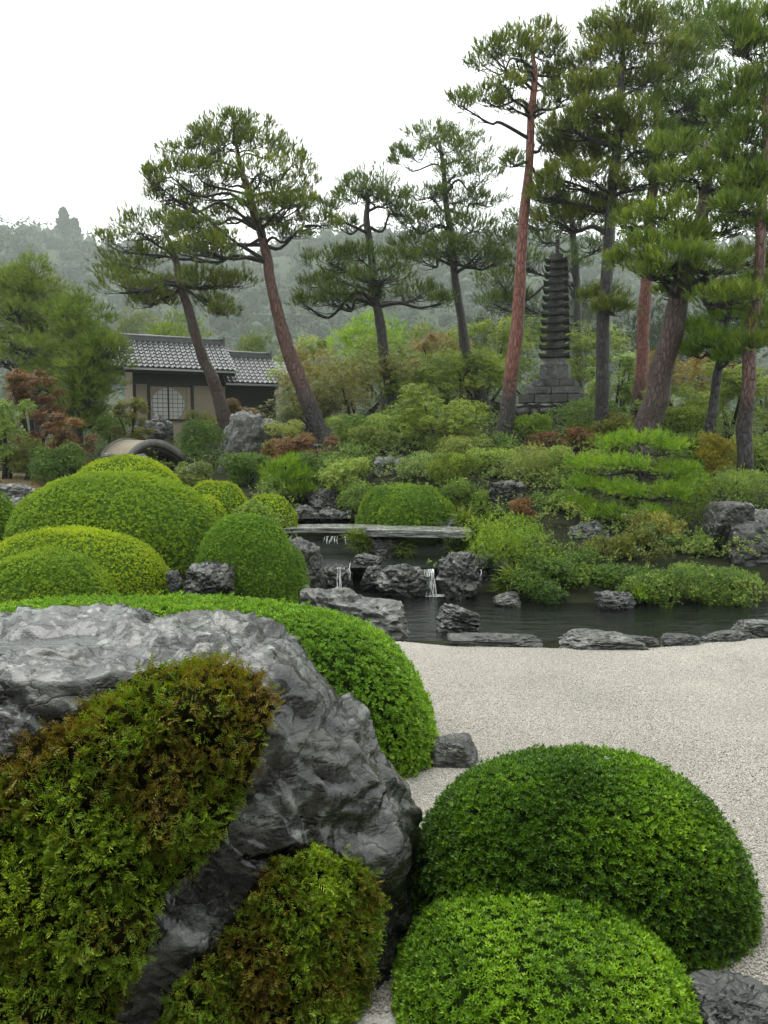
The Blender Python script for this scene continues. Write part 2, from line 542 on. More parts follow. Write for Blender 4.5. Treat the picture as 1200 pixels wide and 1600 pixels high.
M['cover'] = leaf_mat('undergrowth_leaf', [(.024, .052, .026), (.050, .090, .042), (.090, .135, .06), (.15, .19, .085)], .5)
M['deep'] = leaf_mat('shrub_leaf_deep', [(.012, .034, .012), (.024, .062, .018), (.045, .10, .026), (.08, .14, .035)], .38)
M['olive'] = leaf_mat('shrub_leaf_olive', [(.036, .052, .024), (.066, .09, .036), (.10, .125, .05), (.145, .165, .065)], .5)
M['yellowgreen'] = leaf_mat('maple_leaf_yellowgreen', [(.045, .085, .024), (.084, .142, .036), (.132, .20, .05), (.19, .26, .07)], .5, .35)
M['greygreen'] = leaf_mat('shrub_leaf_greygreen', [(.04, .07, .035), (.075, .12, .06), (.12, .17, .085), (.18, .23, .12)], .5)
M['bluegreen'] = leaf_mat('shrub_leaf_bluegreen', [(.03, .07, .042), (.06, .12, .072), (.10, .17, .105), (.15, .23, .15)], .5)
M['red'] = leaf_mat('maple_leaf_red', [(.045, .026, .025), (.070, .042, .042), (.098, .062, .056), (.125, .085, .07)], .5, .35)
M['rust'] = leaf_mat('maple_leaf_rust', [(.05, .042, .03), (.08, .062, .04), (.11, .088, .055), (.14, .115, .07)], .5, .35)
M['orange'] = leaf_mat('maple_leaf_orange', [(.07, .075, .03), (.12, .105, .04), (.155, .125, .055), (.16, .15, .07)], .5, .35)
M['gold'] = leaf_mat('shrub_leaf_gold', [(.075, .09, .02), (.13, .14, .03), (.18, .185, .04), (.22, .22, .06)], .5, .3)
M['fern'] = leaf_mat('fern_blade', [(.02, .045, .012), (.04, .08, .02), (.07, .12, .03), (.1, .15, .04)], .45)
M['drygrass'] = leaf_mat('dry_grass', [(.06, .055, .028), (.10, .09, .04), (.13, .12, .055), (.10, .12, .04)], .6)
M['forest'] = leaf_mat('forest_leaf', [(.007, .017, .016), (.012, .026, .024), (.020, .040, .034), (.034, .056, .045)], .6, .2)
M['twig'] = flat_mat('twig', (.016, .013, .010), .8, .2, .3, 12)
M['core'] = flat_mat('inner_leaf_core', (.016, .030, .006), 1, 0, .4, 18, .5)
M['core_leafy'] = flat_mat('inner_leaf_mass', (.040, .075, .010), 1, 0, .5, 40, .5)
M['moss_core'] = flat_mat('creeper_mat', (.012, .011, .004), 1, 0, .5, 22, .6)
M['branch'] = bark_mat('pine_branch_bark', (.014, .012, .010), (.018, .014, .011), 0, 3, 2)
M['bark_red'] = bark_mat('bark_red', (.022, .018, .015), (.165, .055, .036), 1.0, 2.2)
M['bark_redbrown'] = bark_mat('bark_redbrown', (.020, .016, .014), (.085, .036, .024), 1.2, 2.8)
M['bark_brown'] = bark_mat('bark_brown', (.034, .020, .013), (.048, .026, .017), .5, 3)
M['bark_dark'] = bark_mat('bark_dark', (.020, .018, .017), (.018, .015, .013), 1.5, 4)
M['boulder'] = rock_mat('wet_boulder', (.0012, .0013, .0012), (.005, .0055, .005), (.12, .125, .116), 1.9, (.14, .42), .9, 1.0, .6, 1.1, .5)
M['rock'] = rock_mat('wet_rock', (.008, .009, .008), (.024, .026, .023), (.085, .09, .083), 2.2, (.25, .6), .35, .6, 1.0)
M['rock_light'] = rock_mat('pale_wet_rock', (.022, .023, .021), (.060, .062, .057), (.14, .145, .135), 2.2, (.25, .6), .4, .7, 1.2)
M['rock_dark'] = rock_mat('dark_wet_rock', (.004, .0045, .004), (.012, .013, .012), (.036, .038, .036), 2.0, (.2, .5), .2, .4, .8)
M['rock_lichen'] = rock_mat('lichen_rock', (.008, .009, .008), (.024, .026, .024), (.06, .064, .058), 1.3, (.3, .7), 1.0, .4, .4)
M['slab'] = rock_mat('bridge_slab_stone', (.07, .073, .066), (.13, .135, .124), (.21, .215, .20), 2.0, (.18, .45), .3, .4, 2.5, .6)
M['pagoda'] = rock_mat('pagoda_stone', (.005, .0056, .0046), (.010, .0112, .009), (.020, .022, .0175), 3.0, (.5, .8), .9, 0, 0, .5)
M['pagoda_pale'] = rock_mat('pale_pagoda_stone', (.06, .062, .056), (.085, .088, .08), (.12, .125, .112), 3.0, (.5, .8), .6, 0, 0, .4)
M['ground'] = flat_mat('mossy_soil', (.014, .016, .008), 1, .05, .5, 3.0, .8)
M['lawn'] = flat_mat('thin_lawn', (.075, .062, .036), .9, .2, .4, 2.0, .6)
M['hill'] = flat_mat('hill_soil', (.03, .045, .02), .9, .1, .4, .2, 0)
M['plaster'] = flat_mat('clay_plaster', (.20, .172, .125), .85, .2, .08, 3, .2)
M['wood'] = flat_mat('dark_timber', (.014, .012, .010), .6, .3, .3, 5, .3)
M['paper'] = flat_mat('shoji_paper', (.36, .36, .35), .8, .2, .04, 3, 0)
M['tile'] = flat_mat('roof_tile', (.05, .053, .055), .25, .5, .25, 9, .2)
M['ridge'] = flat_mat('ridge_tile', (.045, .048, .05), .35, .5, .3, 7, .3)
M['sheet'] = flat_mat('metal_flashing', (.17, .18, .18), .3, .6, .1, 6, .1)
M['bridge_clay'] = flat_mat('bridge_deck_clay', (.19, .165, .12), .7, .3, .2, 4, .3)
M['bridge_rim'] = flat_mat('bridge_rim_stone', (.075, .072, .064), .6, .3, .3, 8, .3)
M['museum'] = flat_mat('museum_wall', (.07, .065, .06), .8, .2, .1, 3, .1)

# gravel
m, nt, out = new_mat('gravel_pebble')
oi = node(nt, 'ShaderNodeObjectInfo')
r = ramp(nt, [(0, (.235, .217, .19)), (.3, (.295, .277, .245)), (.75, (.345, .327, .29)), (1, (.40, .38, .34))], oi.outputs['Random'])
ge = node(nt, 'ShaderNodeNewGeometry')
gn = node(nt, 'ShaderNodeTexNoise'); gn.inputs['Scale'].default_value = .9; gn.inputs['Detail'].default_value = 5
nt.links.new(ge.outputs['Position'], gn.inputs['Vector'])
gr = ramp(nt, [(.3, (.86, .86, .85)), (.65, (1.05, 1.04, 1.03))], gn.outputs['Fac'])
gcol = mixc(nt, r.outputs[0], gr.outputs[0], 1.0, 'MULTIPLY')
pr = node(nt, 'ShaderNodeBsdfPrincipled'); pr.inputs['Roughness'].default_value = .5
nt.links.new(gcol, pr.inputs['Base Color']); nt.links.new(pr.outputs[0], out.inputs[0])
M['pebble'] = m
m, nt, out = new_mat('gravel_bed')
tc = node(nt, 'ShaderNodeTexCoord')
vo = node(nt, 'ShaderNodeTexVoronoi'); vo.inputs['Scale'].default_value = 62
nt.links.new(tc.outputs['Object'], vo.inputs['Vector'])
sp = node(nt, 'ShaderNodeSeparateColor'); nt.links.new(vo.outputs['Color'], sp.inputs[0])
r = ramp(nt, [(0, (.20, .185, .165)), (.35, (.33, .315, .285)), (1, (.45, .44, .40))], sp.outputs[0])
pr = node(nt, 'ShaderNodeBsdfPrincipled'); pr.inputs['Roughness'].default_value = .55
bp = node(nt, 'ShaderNodeBump'); bp.inputs['Strength'].default_value = 1.0; bp.inputs['Distance'].default_value = .012; bp.invert = True
nt.links.new(vo.outputs['Distance'], bp.inputs['Height']); nt.links.new(bp.outputs[0], pr.inputs['Normal'])
nt.links.new(r.outputs[0], pr.inputs['Base Color']); nt.links.new(pr.outputs[0], out.inputs[0])
M['gravel_bed'] = m

def water_mat(name, col, rip=.06, sc_=3.0, rough=.06):
    m, nt, out = new_mat(name)
    tc = node(nt, 'ShaderNodeTexCoord')
    n1 = node(nt, 'ShaderNodeTexNoise'); n1.inputs['Scale'].default_value = sc_; n1.inputs['Detail'].default_value = 5
    n2 = node(nt, 'ShaderNodeTexNoise'); n2.inputs['Scale'].default_value = sc_ * 7; n2.inputs['Detail'].default_value = 3
    mp = node(nt, 'ShaderNodeMapping'); mp.inputs['Scale'].default_value = (1, 2.2, 1)
    nt.links.new(tc.outputs['Object'], mp.inputs[0])
    for n in (n1, n2): nt.links.new(mp.outputs[0], n.inputs['Vector'])
    ad = node(nt, 'ShaderNodeMath', operation='MULTIPLY_ADD'); ad.inputs[1].default_value = .25
    nt.links.new(n2.outputs['Fac'], ad.inputs[0]); nt.links.new(n1.outputs['Fac'], ad.inputs[2])
    # rings of raindrops
    vo = node(nt, 'ShaderNodeTexVoronoi'); vo.inputs['Scale'].default_value = 4.5
    nt.links.new(tc.outputs['Object'], vo.inputs['Vector'])
    rd = ramp(nt, [(.05, 0), (.09, 1), (.13, 0), (.17, .6), (.22, 0)], vo.outputs['Distance'])
    a2 = node(nt, 'ShaderNodeMath', operation='MULTIPLY_ADD'); a2.inputs[1].default_value = .10
    nt.links.new(rd.outputs[0], a2.inputs[0]); nt.links.new(ad.outputs[0], a2.inputs[2])
    b = node(nt, 'ShaderNodeBump'); b.inputs['Strength'].default_value = 1; b.inputs['Distance'].default_value = rip
    nt.links.new(a2.outputs[0], b.inputs['Height'])
    pr = node(nt, 'ShaderNodeBsdfPrincipled')
    pr.inputs['Base Color'].default_value = (*col, 1); pr.inputs['Roughness'].default_value = rough
    pr.inputs['IOR'].default_value = 1.33
    nt.links.new(b.outputs[0], pr.inputs['Normal']); nt.links.new(pr.outputs[0], out.inputs[0])
    return m
M['water'] = water_mat('pond_water', (.004, .005, .0045), .03)
M['stream'] = water_mat('stream_water', (.008, .010, .009), .03, 4)
M['puddle'] = water_mat('rain_puddle_water', (.03, .032, .03), .006, 6, .04)
m, nt, out = new_mat('falling_water')
tc = node(nt, 'ShaderNodeTexCoord')
mp = node(nt, 'ShaderNodeMapping'); mp.inputs['Scale'].default_value = (26, 26, 2)
nt.links.new(tc.outputs['Object'], mp.inputs[0])
nz = node(nt, 'ShaderNodeTexNoise'); nz.inputs['Scale'].default_value = 1; nz.inputs['Detail'].default_value = 4
nt.links.new(mp.outputs[0], nz.inputs['Vector'])
r = ramp(nt, [(.38, .08), (.62, .95)], nz.outputs['Fac'])
pr = node(nt, 'ShaderNodeBsdfPrincipled'); pr.inputs['Base Color'].default_value = (.75, .78, .77, 1); pr.inputs['Roughness'].default_value = .3
nt.links.new(r.outputs[0], pr.inputs['Alpha']); nt.links.new(pr.outputs[0], out.inputs[0])
M['falls'] = m

# ------------------------------------------------------------------ terrain
STREAM = np.array([[-.6, 12.0], [-.9, 14], [-1.2, 16], [-1.5, 19], [-3.2, 22], [-4.6, 24.5]])

def seg_dist(x, y, pts):
    d = np.full(np.shape(x), 1e9)
    for a, b in zip(pts[:-1], pts[1:]):
        ab = b - a; t = np.clip(((x - a[0]) * ab[0] + (y - a[1]) * ab[1]) / (ab @ ab), 0, 1)
        d = np.minimum(d, np.hypot(x - a[0] - t * ab[0], y - a[1] - t * ab[1]))
    return d

def ground(x, y):
    x = np.asarray(x, float); y = np.asarray(y, float)
    z = np.interp(y, [-50, 11.2, 11.8, 14.5, 17, 22, 26, 30, 40, 60, 90, 400], [-.03, -.03, .15, .72, 1.22, 2.15, 2.45, 2.6, 2.3, 2.6, 3, 3])
    zl = np.interp(y, [-50, 5, 9.5, 12.5, 15, 18, 22, 26, 40, 60, 90, 400], [-.03, -.03, .02, .25, .6, 1.05, 1.45, 1.80, 2.0, 2.6, 3, 3])
    w = smooth((x + 2.2) / 1.6)
    z = zl * (1 - w) + z * w
    z = z + 1.35 * np.exp(-((x - 2.6) / 3.4) ** 2 - ((y - 31.5) / 5.0) ** 2)
    z = z + .10 * np.sin(x * 1.3 + y * .7) * np.clip((y - 13) / 6, 0, 1)
    # stream bed and middle pool
    d = seg_dist(x, y, STREAM)
    bed = np.interp(y, [12, 15.8, 16.2, 18.6, 19, 21.5, 22, 25], [-.05, -.05, .45, .55, .75, .85, .95, 1.1])
    c = (1 - smooth((d - np.interp(y, [19, 22], [.45, 1.0])) / .55)) * (y > 11.5) * (y < 25)
    z = z * (1 - c) + np.minimum(z, bed) * c
    pool = smooth(1 - np.maximum(np.abs(x - .35) / 2.1 - .62, np.abs(y - 14.1) / 2.1 - .62) / .38)
    z = z * (1 - pool) + np.minimum(z, -.05) * pool
    # pond basin
    e = np.minimum(np.minimum((x + 1.5) / .5, 1), np.minimum((y - 8.9) / .35, (np.interp(x, [1.5, 2.4], [12.45, 11.45]) - y) / .5))
    pd = smooth(e)
    return z * (1 - pd) + np.minimum(z, -.55) * pd

def gz(x, y):
    return float(ground(np.array([x]), np.array([y]))[0])

xs = np.concatenate([np.linspace(-700, -16, 36), np.arange(-15.5, 15.6, .45), np.linspace(16, 700, 36)])
ys = np.concatenate([np.linspace(-28, -1, 8), np.arange(0, 42, .42), np.linspace(42.5, 110, 28), np.linspace(120, 780, 30)])
gx, gy = np.meshgrid(xs, ys)
gzv = ground(gx, gy)
nx, ny = len(xs), len(ys)
i = (np.arange(ny - 1)[:, None] * nx + np.arange(nx - 1)[None]).ravel()
quads = np.stack([i, i + 1, i + nx + 1, i + nx], 1)
struct(obj('ground', np.stack([gx.ravel(), gy.ravel(), gzv.ravel()], 1), quads, M['ground'], smooth_shade=True))

# gravel court: a sheet that ends at the pond, 4 cm above the soil
gp = [PZ(*q, 0.0)[:2] for q in [(560, 998), (640, 1004), (700, 1010), (850, 1013), (960, 1016), (1060, 1010), (1160, 1000), (1290, 992)]]
gp = np.array(gp)
xl = np.linspace(-3.0, 7.0, 60)
edge = np.interp(xl, gp[:, 0], gp[:, 1])
rows = np.linspace(0, 1, 40)
GX = np.repeat(xl[None], 40, 0); GY = -2.0 + (edge[None] + 2.0) * rows[:, None]
V = np.stack([GX.ravel(), GY.ravel(), .008 * perlin(np.stack([GX.ravel() * 1.2, GY.ravel() * 1.2, GX.ravel() * 0], 1))], 1)
i = (np.arange(39)[:, None] * 60 + np.arange(59)[None]).ravel()
Q = [np.stack([i, i + 1, i + 61, i + 60], 1)]
k = len(V); lip = V[39 * 60:].copy(); lip[:, 2] = -.5; V = np.concatenate([V, lip])
j = np.arange(59)
Q.append(np.stack([39 * 60 + j, 39 * 60 + j + 1, k + j + 1, k + j], 1))
struct(obj('gravel_court', V, np.concatenate(Q), M['gravel_bed'], smooth_shade=False))

# loose pebbles over the court, real little stones
npb = 520000
pyb = 2.9 + (9.2 - 2.9) * rng.random(npb * 2) ** .9
pxb = rng.uniform(-.6, 6.5, npb * 2)
ok = (pxb < .62 * pyb + .8) & (pyb < np.interp(pxb, gp[:, 0], gp[:, 1]) - .01) & (pxb > -.3)
pb = np.stack([pxb[ok], pyb[ok], rng.uniform(.001, .006, ok.sum())], 1)[:npb]
pm = bpy.data.meshes.new('gravel'); pm.vertices.add(len(pb)); pm.vertices.foreach_set('co', pb.astype(np.float32).ravel())
po = bpy.data.objects.new('gravel', pm); COL.objects.link(po); po['kind'] = 'stuff'
ng = bpy.data.node_groups.new('pebble_scatter', 'GeometryNodeTree')
ng.interface.new_socket('Geometry', in_out='INPUT', socket_type='NodeSocketGeometry')
ng.interface.new_socket('Geometry', in_out='OUTPUT', socket_type='NodeSocketGeometry')
gi = ng.nodes.new('NodeGroupInput'); go = ng.nodes.new('NodeGroupOutput')
isp = ng.nodes.new('GeometryNodeMeshIcoSphere'); isp.inputs['Radius'].default_value = .0068; isp.inputs['Subdivisions'].default_value = 1
smt = ng.nodes.new('GeometryNodeSetMaterial'); smt.inputs['Material'].default_value = M['pebble']
iop = ng.nodes.new('GeometryNodeInstanceOnPoints')
rr_ = ng.nodes.new('FunctionNodeRandomValue'); rr_.data_type = 'FLOAT_VECTOR'
rr_.inputs[0].default_value = (-3.1, -3.1, -3.1); rr_.inputs[1].default_value = (3.1, 3.1, 3.1)
rs_ = ng.nodes.new('FunctionNodeRandomValue'); rs_.data_type = 'FLOAT_VECTOR'; rs_.inputs['Seed'].default_value = 7
rs_.inputs[0].default_value = (.55, .5, .4); rs_.inputs[1].default_value = (1.25, 1.1, .8)
ng.links.new(isp.outputs['Mesh'], smt.inputs['Geometry'])
ng.links.new(gi.outputs[0], iop.inputs['Points']); ng.links.new(smt.outputs[0], iop.inputs['Instance'])
ng.links.new(rr_.outputs[0], iop.inputs['Rotation']); ng.links.new(rs_.outputs[0], iop.inputs['Scale'])
ng.links.new(iop.outputs[0], go.inputs[0])
md = po.modifiers.new('pebble_scatter', 'NODES'); md.node_group = ng

# water sheets
def sheet(name, poly, z, mat, n=0):
    V = np.array([[x, y, z] for x, y in poly]); c = V.mean(0)
    V = np.concatenate([V, [c]]); k = len(poly)
    return obj(name, V, np.array([[a, (a + 1) % k, k] for a in range(k)]), mat)
struct(sheet('pond_water', [(-2.4, 8.6), (9.5, 8.3), (9.5, 12.4), (-2.4, 12.5)], -.10, M['water']))
struct(sheet('pool_water', [(-2.0, 12.35), (2.6, 12.35), (2.7, 16.2), (-2.1, 16.2)], .24, M['stream']))
struct(sheet('stream_water', [(-2.6, 16.0), (.2, 16.0), (0.0, 18.9), (-2.8, 19.2)], .66, M['stream']))
struct(sheet('upper_stream_water', [(-6.0, 21.3), (-2.3, 18.8), (-.8, 19.2), (-3.0, 25), (-6.0, 25.5)], .98, M['stream']))

# museum that the garden is seen from (behind and above the camera)
V, Q = join([box(-14, 14, -2.6, -2.3, -.2, 5.0), box(-14, 14, -2.3, .2, 4.5, 4.7), box(-14, 14, -2.29, .5, .3, .62)])
struct(obj('museum_wall', V, Q, M['museum']))

# ------------------------------------------------------------------ hills and forest
RIDGE = np.array([[-1500, 470], [-500, 400], [-150, 365], [0, 347], [60, 350], [150, 380], [250, 396], [400, 384], [520, 369], [700, 352], [900, 372], [1200, 384], [1700, 400], [2700, 470]], float)
def ridge_h(az_px):
    y = np.interp(az_px, RIDGE[:, 0], RIDGE[:, 1])
    return (690 - y - 36) / F       # tangent of elevation, minus the trees themselves
R0, R1 = 180.0, 520.0
def hill_z(px, r):
    """px: bearing as photo column; r: distance ahead"""
    t = np.clip((r - R0) / (R1 - R0), 0, 1.6)
    h = ridge_h(px) * R1 + 2.2 - 2.6
    prof = np.where(t < 1, .35 * t + .65 * smooth(t), 1 - .5 * (t - 1))
    return 2.6 + h * prof + 5 * np.sin(px * .021 + r * .021) * np.clip(t * 2, 0, 1) * (1 - np.clip(t - .7, 0, .3) * 3)
pa = np.linspace(-600, 1800, 110); rr = np.linspace(R0 - 4, 690, 40)
A, Rr = np.meshgrid(pa, rr)
HX = (A - 600) / F * Rr; HZ = hill_z(A, Rr)
HZ[0] -= 4
i = (np.arange(39)[:, None] * 110 + np.arange(109)[None]).ravel()
struct(obj('hills', np.stack([HX.ravel(), Rr.ravel(), HZ.ravel()], 1), np.stack([i, i + 1, i + 111, i + 110], 1), M['hill'], smooth_shade=True))
r_ = np.random.default_rng(21)
n = 2400
fa = r_.uniform(-190, 1390, n); fr = 130 + (R1 + 14 - 130) * r_.random(n) ** .8
cx = (fa - 600) / F * fr; cz = hill_z(fa, fr)
rad = (.9 + 2.6 * r_.random(n) ** 1.8) * np.interp(fr, [110, R0, R1], [1.1, 1.4, 2.4])
iv, it = ico(1)
iv = iv[:, :]
lump = 1 + .28 * fbm(iv * 2.1, 2)
cvs, cts, ccs, off = [], [], [], 0
tone = np.clip(r_.normal(.45, .2, n), 0, 1)
lf = [t_leaves(2, 1.0, .95, 20, 85, r_, tri=True) for _ in range(8)]
pts, axs, ss, tn = [], [], [], []
for k in range(n):
    s = rad[k]; c = np.array([cx[k], fr[k], cz[k] + s * .7])
    rot = r_.uniform(0, 6.28); ca, sa = math.cos(rot), math.sin(rot)
    v = iv * (1 + .3 * perlin(iv * 1.7 + k * 3.3))[:, None]
    v = np.stack([v[:, 0] * ca - v[:, 1] * sa, v[:, 0] * sa + v[:, 1] * ca, v[:, 2] * r_.uniform(.85, 1.8)], 1) * s * .68 + c
    cvs.append(v); cts.append(it + off); off += len(v); ccs.append(np.full(len(it), tone[k] * .7))
    m_ = 46
    d = unit(r_.normal(size=(m_, 3)) + np.array([0, -.6, .5]))
    d *= (.92 + .42 * perlin(d * 1.9 + k * 3.3) + r_.normal(0, .06, m_))[:, None]
    pts.append(c + d * s * np.array([1, 1, 1.1])); axs.append(d + [0, 0, .5]); ss.append(s * r_.uniform(.18, .37, m_)); tn.append(np.clip(tone[k] + r_.normal(0, .1, m_), 0, 1))
fo = scatter(lf, np.concatenate(pts), np.concatenate(axs), np.concatenate(ss), r_, np.concatenate(tn))
V, T, c_ = merge3([(np.concatenate(cvs), np.concatenate(cts), np.concatenate(ccs)), fo])
obj('hill_forest', V, T, M['forest'], rnd=c_, kind='stuff')

# ------------------------------------------------------------------ rocks
def cells(V, n, seed):
    """nearest of n random seed points: returns a value per cell and a tilt inside it"""
    r = np.random.default_rng(seed)
    lo, hi = V.min(0), V.max(0)
    S = lo + (hi - lo) * r.random((n, 3)); val = r.uniform(-1, 1, n); d = unit(r.normal(size=(n, 3)))
    idx = np.empty(len(V), int)
    for a in range(0, len(V), 20000):
        q = V[a:a + 20000]
        idx[a:a + 20000] = ((q ** 2).sum(1)[:, None] - 2 * q @ S.T + (S ** 2).sum(1)[None]).argmin(1)
    return val[idx], ((V - S[idx]) * d[idx]).sum(1)

def rock_shape(size, seed, sub=5, nplanes=16, sharp=14, rough=.11, flat_top=0.0, strat=0.0, freq=2.2):
    r = np.random.default_rng(seed)
    D, T = ico(sub)
    N = unit(r.normal(size=(nplanes, 3))); dd = r.uniform(.72, 1.0, nplanes)
    N = np.concatenate([N, np.eye(3), -np.eye(3)]); dd = np.concatenate([dd, np.ones(6)])
    if flat_top:
        N = np.concatenate([N, [unit(np.array([.05, -.1, 1.0]))]]); dd = np.concatenate([dd, [flat_top]])
    q = np.maximum(D @ N.T, 0) / dd[None]
    rad = (q ** sharp).sum(1) ** (-1 / sharp)
    V = D * rad[:, None]
    o = r.uniform(0, 60, 3)
    w = V.copy()
    if strat: w = w * np.array([1, 1, 1 + strat])
    w = w + .25 * np.stack([fbm(w * 1.7 + o + k * 9, 2) for k in range(3)], 1)
    disp = rough * (.55 * fbm(w * freq + o, 5) + .6 * (ridged(w * freq * 1.2 + o + 5, 4) - .7))
    disp -= rough * .45 * np.clip(1 - np.abs(perlin(w * 1.5 + o + 31)) * 10, 0, 1)
    if sub > 3:
        a, b = cells(w * np.array([1, 1, 1.5]), 46, seed); disp += rough * (.24 * a + .65 * b)
        a, b = cells(w * np.array([1, 1, 1.5]), 260, seed + 1); disp += rough * (.09 * a + .5 * b)
    V = V + D * disp[:, None]
    return V * np.asarray(size), T

def rock(label, x0, x1, yt, yb, Y=None, z=None, mat='rock', seed=1, depth=.8, bury=.25, flat=0.0, sub=5, rough=.16, strat=0.4, rot=0.0, name='rock', cat='rock', group=None, nplanes=14, sharp=16, tilt=0.0):
    pxm = (x0 + x1) / 2
    if Y is None:
        Y = PZ(pxm, yb, z)[1]
    s = Y / F
    rx = (x1 - x0) / 2 * s
    Yc = Y + rx * depth * .6
    top = P(pxm, yt, Yc); bot = P(pxm, yb, Y)
    rx = (x1 - x0) / 2 * Yc / F
    h = top[2] - bot[2]
    rz = h * (1 + bury) / 2
    V, T = rock_shape((rx, rx * depth, rz), seed, sub, nplanes, sharp, rough, flat, strat)
    # trim to the wanted outline
    V[:, 0] *= rx / (np.abs(V[:, 0]).max()); V[:, 2] *= rz / V[:, 2].max()
    if tilt:
        V[:, 2] += V[:, 0] * tilt
    c = np.array([top[0], Yc, top[2] - rz])
    o = obj(name, V, T, M[mat], off=None, smooth_shade=False)
    o.location = c
    o.rotation_euler = (0, 0, rot)
    return tag(o, label, cat, group or 'rocks set about the garden')

# ------------------------------------------------------------------ the great foreground boulder
BC = np.array([-1.02, 3.42, .52])
D, T = ico(7)
pl = [((0, -.10, 1), .85), ((.75, 0, .66), .90), ((.97, .0, .24), 1.16), ((1, -.12, -.12), 1.21), ((.22, -.96, .20), .62), ((.60, -.74, .30), .78),
      ((-.25, -.95, .18), .66), ((0, 1, .2), .85), ((0, .7, .72), .92), ((-1, 0, 0), 1.7), ((0, 0, -1), .8), ((.1, -.68, .73), .78), ((.55, .75, .3), .95), ((0, -1, -.1), .80)]
N = unit(np.array([p[0] for p in pl], float)); dd = np.array([p[1] for p in pl])
q = np.maximum(D @ N.T, 0) / dd[None]
rad = (q ** 11).sum(1) ** (-1 / 11)
V = D * rad[:, None]
w = V @ np.array([[.8, .1, .55], [-.2, .95, .1], [-.5, -.2, .8]])
w = w + .10 * np.stack([fbm(w * 2.2 + k * 11, 3) for k in range(3)], 1)
disp = .075 * fbm(w * 2.0 + 3.1, 5) + .050 * (ridged(w * np.array([2.2, 2.2, 3.8]) + 8, 4, 2.2, .55) - .5)
a, b = cells(w * np.array([1, 1, 1.7]), 90, 5); disp += .016 * a + .07 * b
a, b = cells(w * np.array([1, 1, 1.8]), 900, 6); disp += .006 * a + .075 * b
a, b = cells(w * np.array([1, 1, 1.8]), 5000, 7); disp += .002 * a + .06 * b
disp += .022 * (np.abs(perlin(w * np.array([5, 5, 11]) + 4)) * 2 - .5)
disp -= .035 * np.clip(1 - np.abs(perlin(w * np.array([1.6, 1.6, 2.6]) + 21)) * 9, 0, 1)      # long cracks
disp += .004 * ridged(w * np.array([11, 11, 20]) + 2, 3)
V = V + D * disp[:, None]
top_w = smooth((V[:, 2] - .62) / .15)
# long hollow on the top left that holds rain
hx, hy = (V[:, 0] + .55) / .50, (V[:, 1] - .02) / .24
V[:, 2] -= .10 * np.exp(-(hx ** 2 + hy ** 2)) * top_w
BV = V + BC
BT = T
boulder = tag(obj('boulder', BV, BT, M['boulder'], off=BC, smooth_shade=True), 'huge wet grey boulder in the foreground with moss-like creeper hanging over its front', 'boulder')
hm = (np.abs(BV[:, 0] + 1.57) < .25) & (np.abs(BV[:, 1] - 3.44) < .12) & (BV[:, 2] > BC[2] + .3)
PUD_Z = np.percentile(BV[hm, 2], 70) + .012
pud = [(math.cos(a) * (.50 + .06 * math.sin(3 * a)) - 1.60, math.sin(a) * (.22 + .03 * math.cos(2 * a)) + 3.44) for a in np.linspace(0, 6.28, 40, endpoint=False)]
tag(sheet('rain_puddle', pud, PUD_Z, M['puddle']), 'shallow rain puddle lying in the hollow on top of the huge boulder', 'puddle')

def in_poly(px, py, poly):
    inside = np.zeros(len(px), bool); n = len(poly)
    for a in range(n):
        (x1, y1), (x2, y2) = poly[a], poly[(a + 1) % n]
        c = ((y1 > py) != (y2 > py)) & (px < (x2 - x1) * (py - y1) / (y2 - y1 + 1e-9) + x1)
        inside ^= c
    return inside

def poly_dist(px, py, poly):
    d = np.full(len(px), 1e9); n = len(poly); P2 = np.array(poly, float)
    return seg_dist(px, py, np.concatenate([P2, P2[:1]]))

def vert_normals(V, T):
    fn = np.cross(V[T[:, 1]] - V[T[:, 0]], V[T[:, 2]] - V[T[:, 0]])
    n = np.zeros_like(V)
    for k in range(3): np.add.at(n, T[:, k], fn)
    return unit(n)

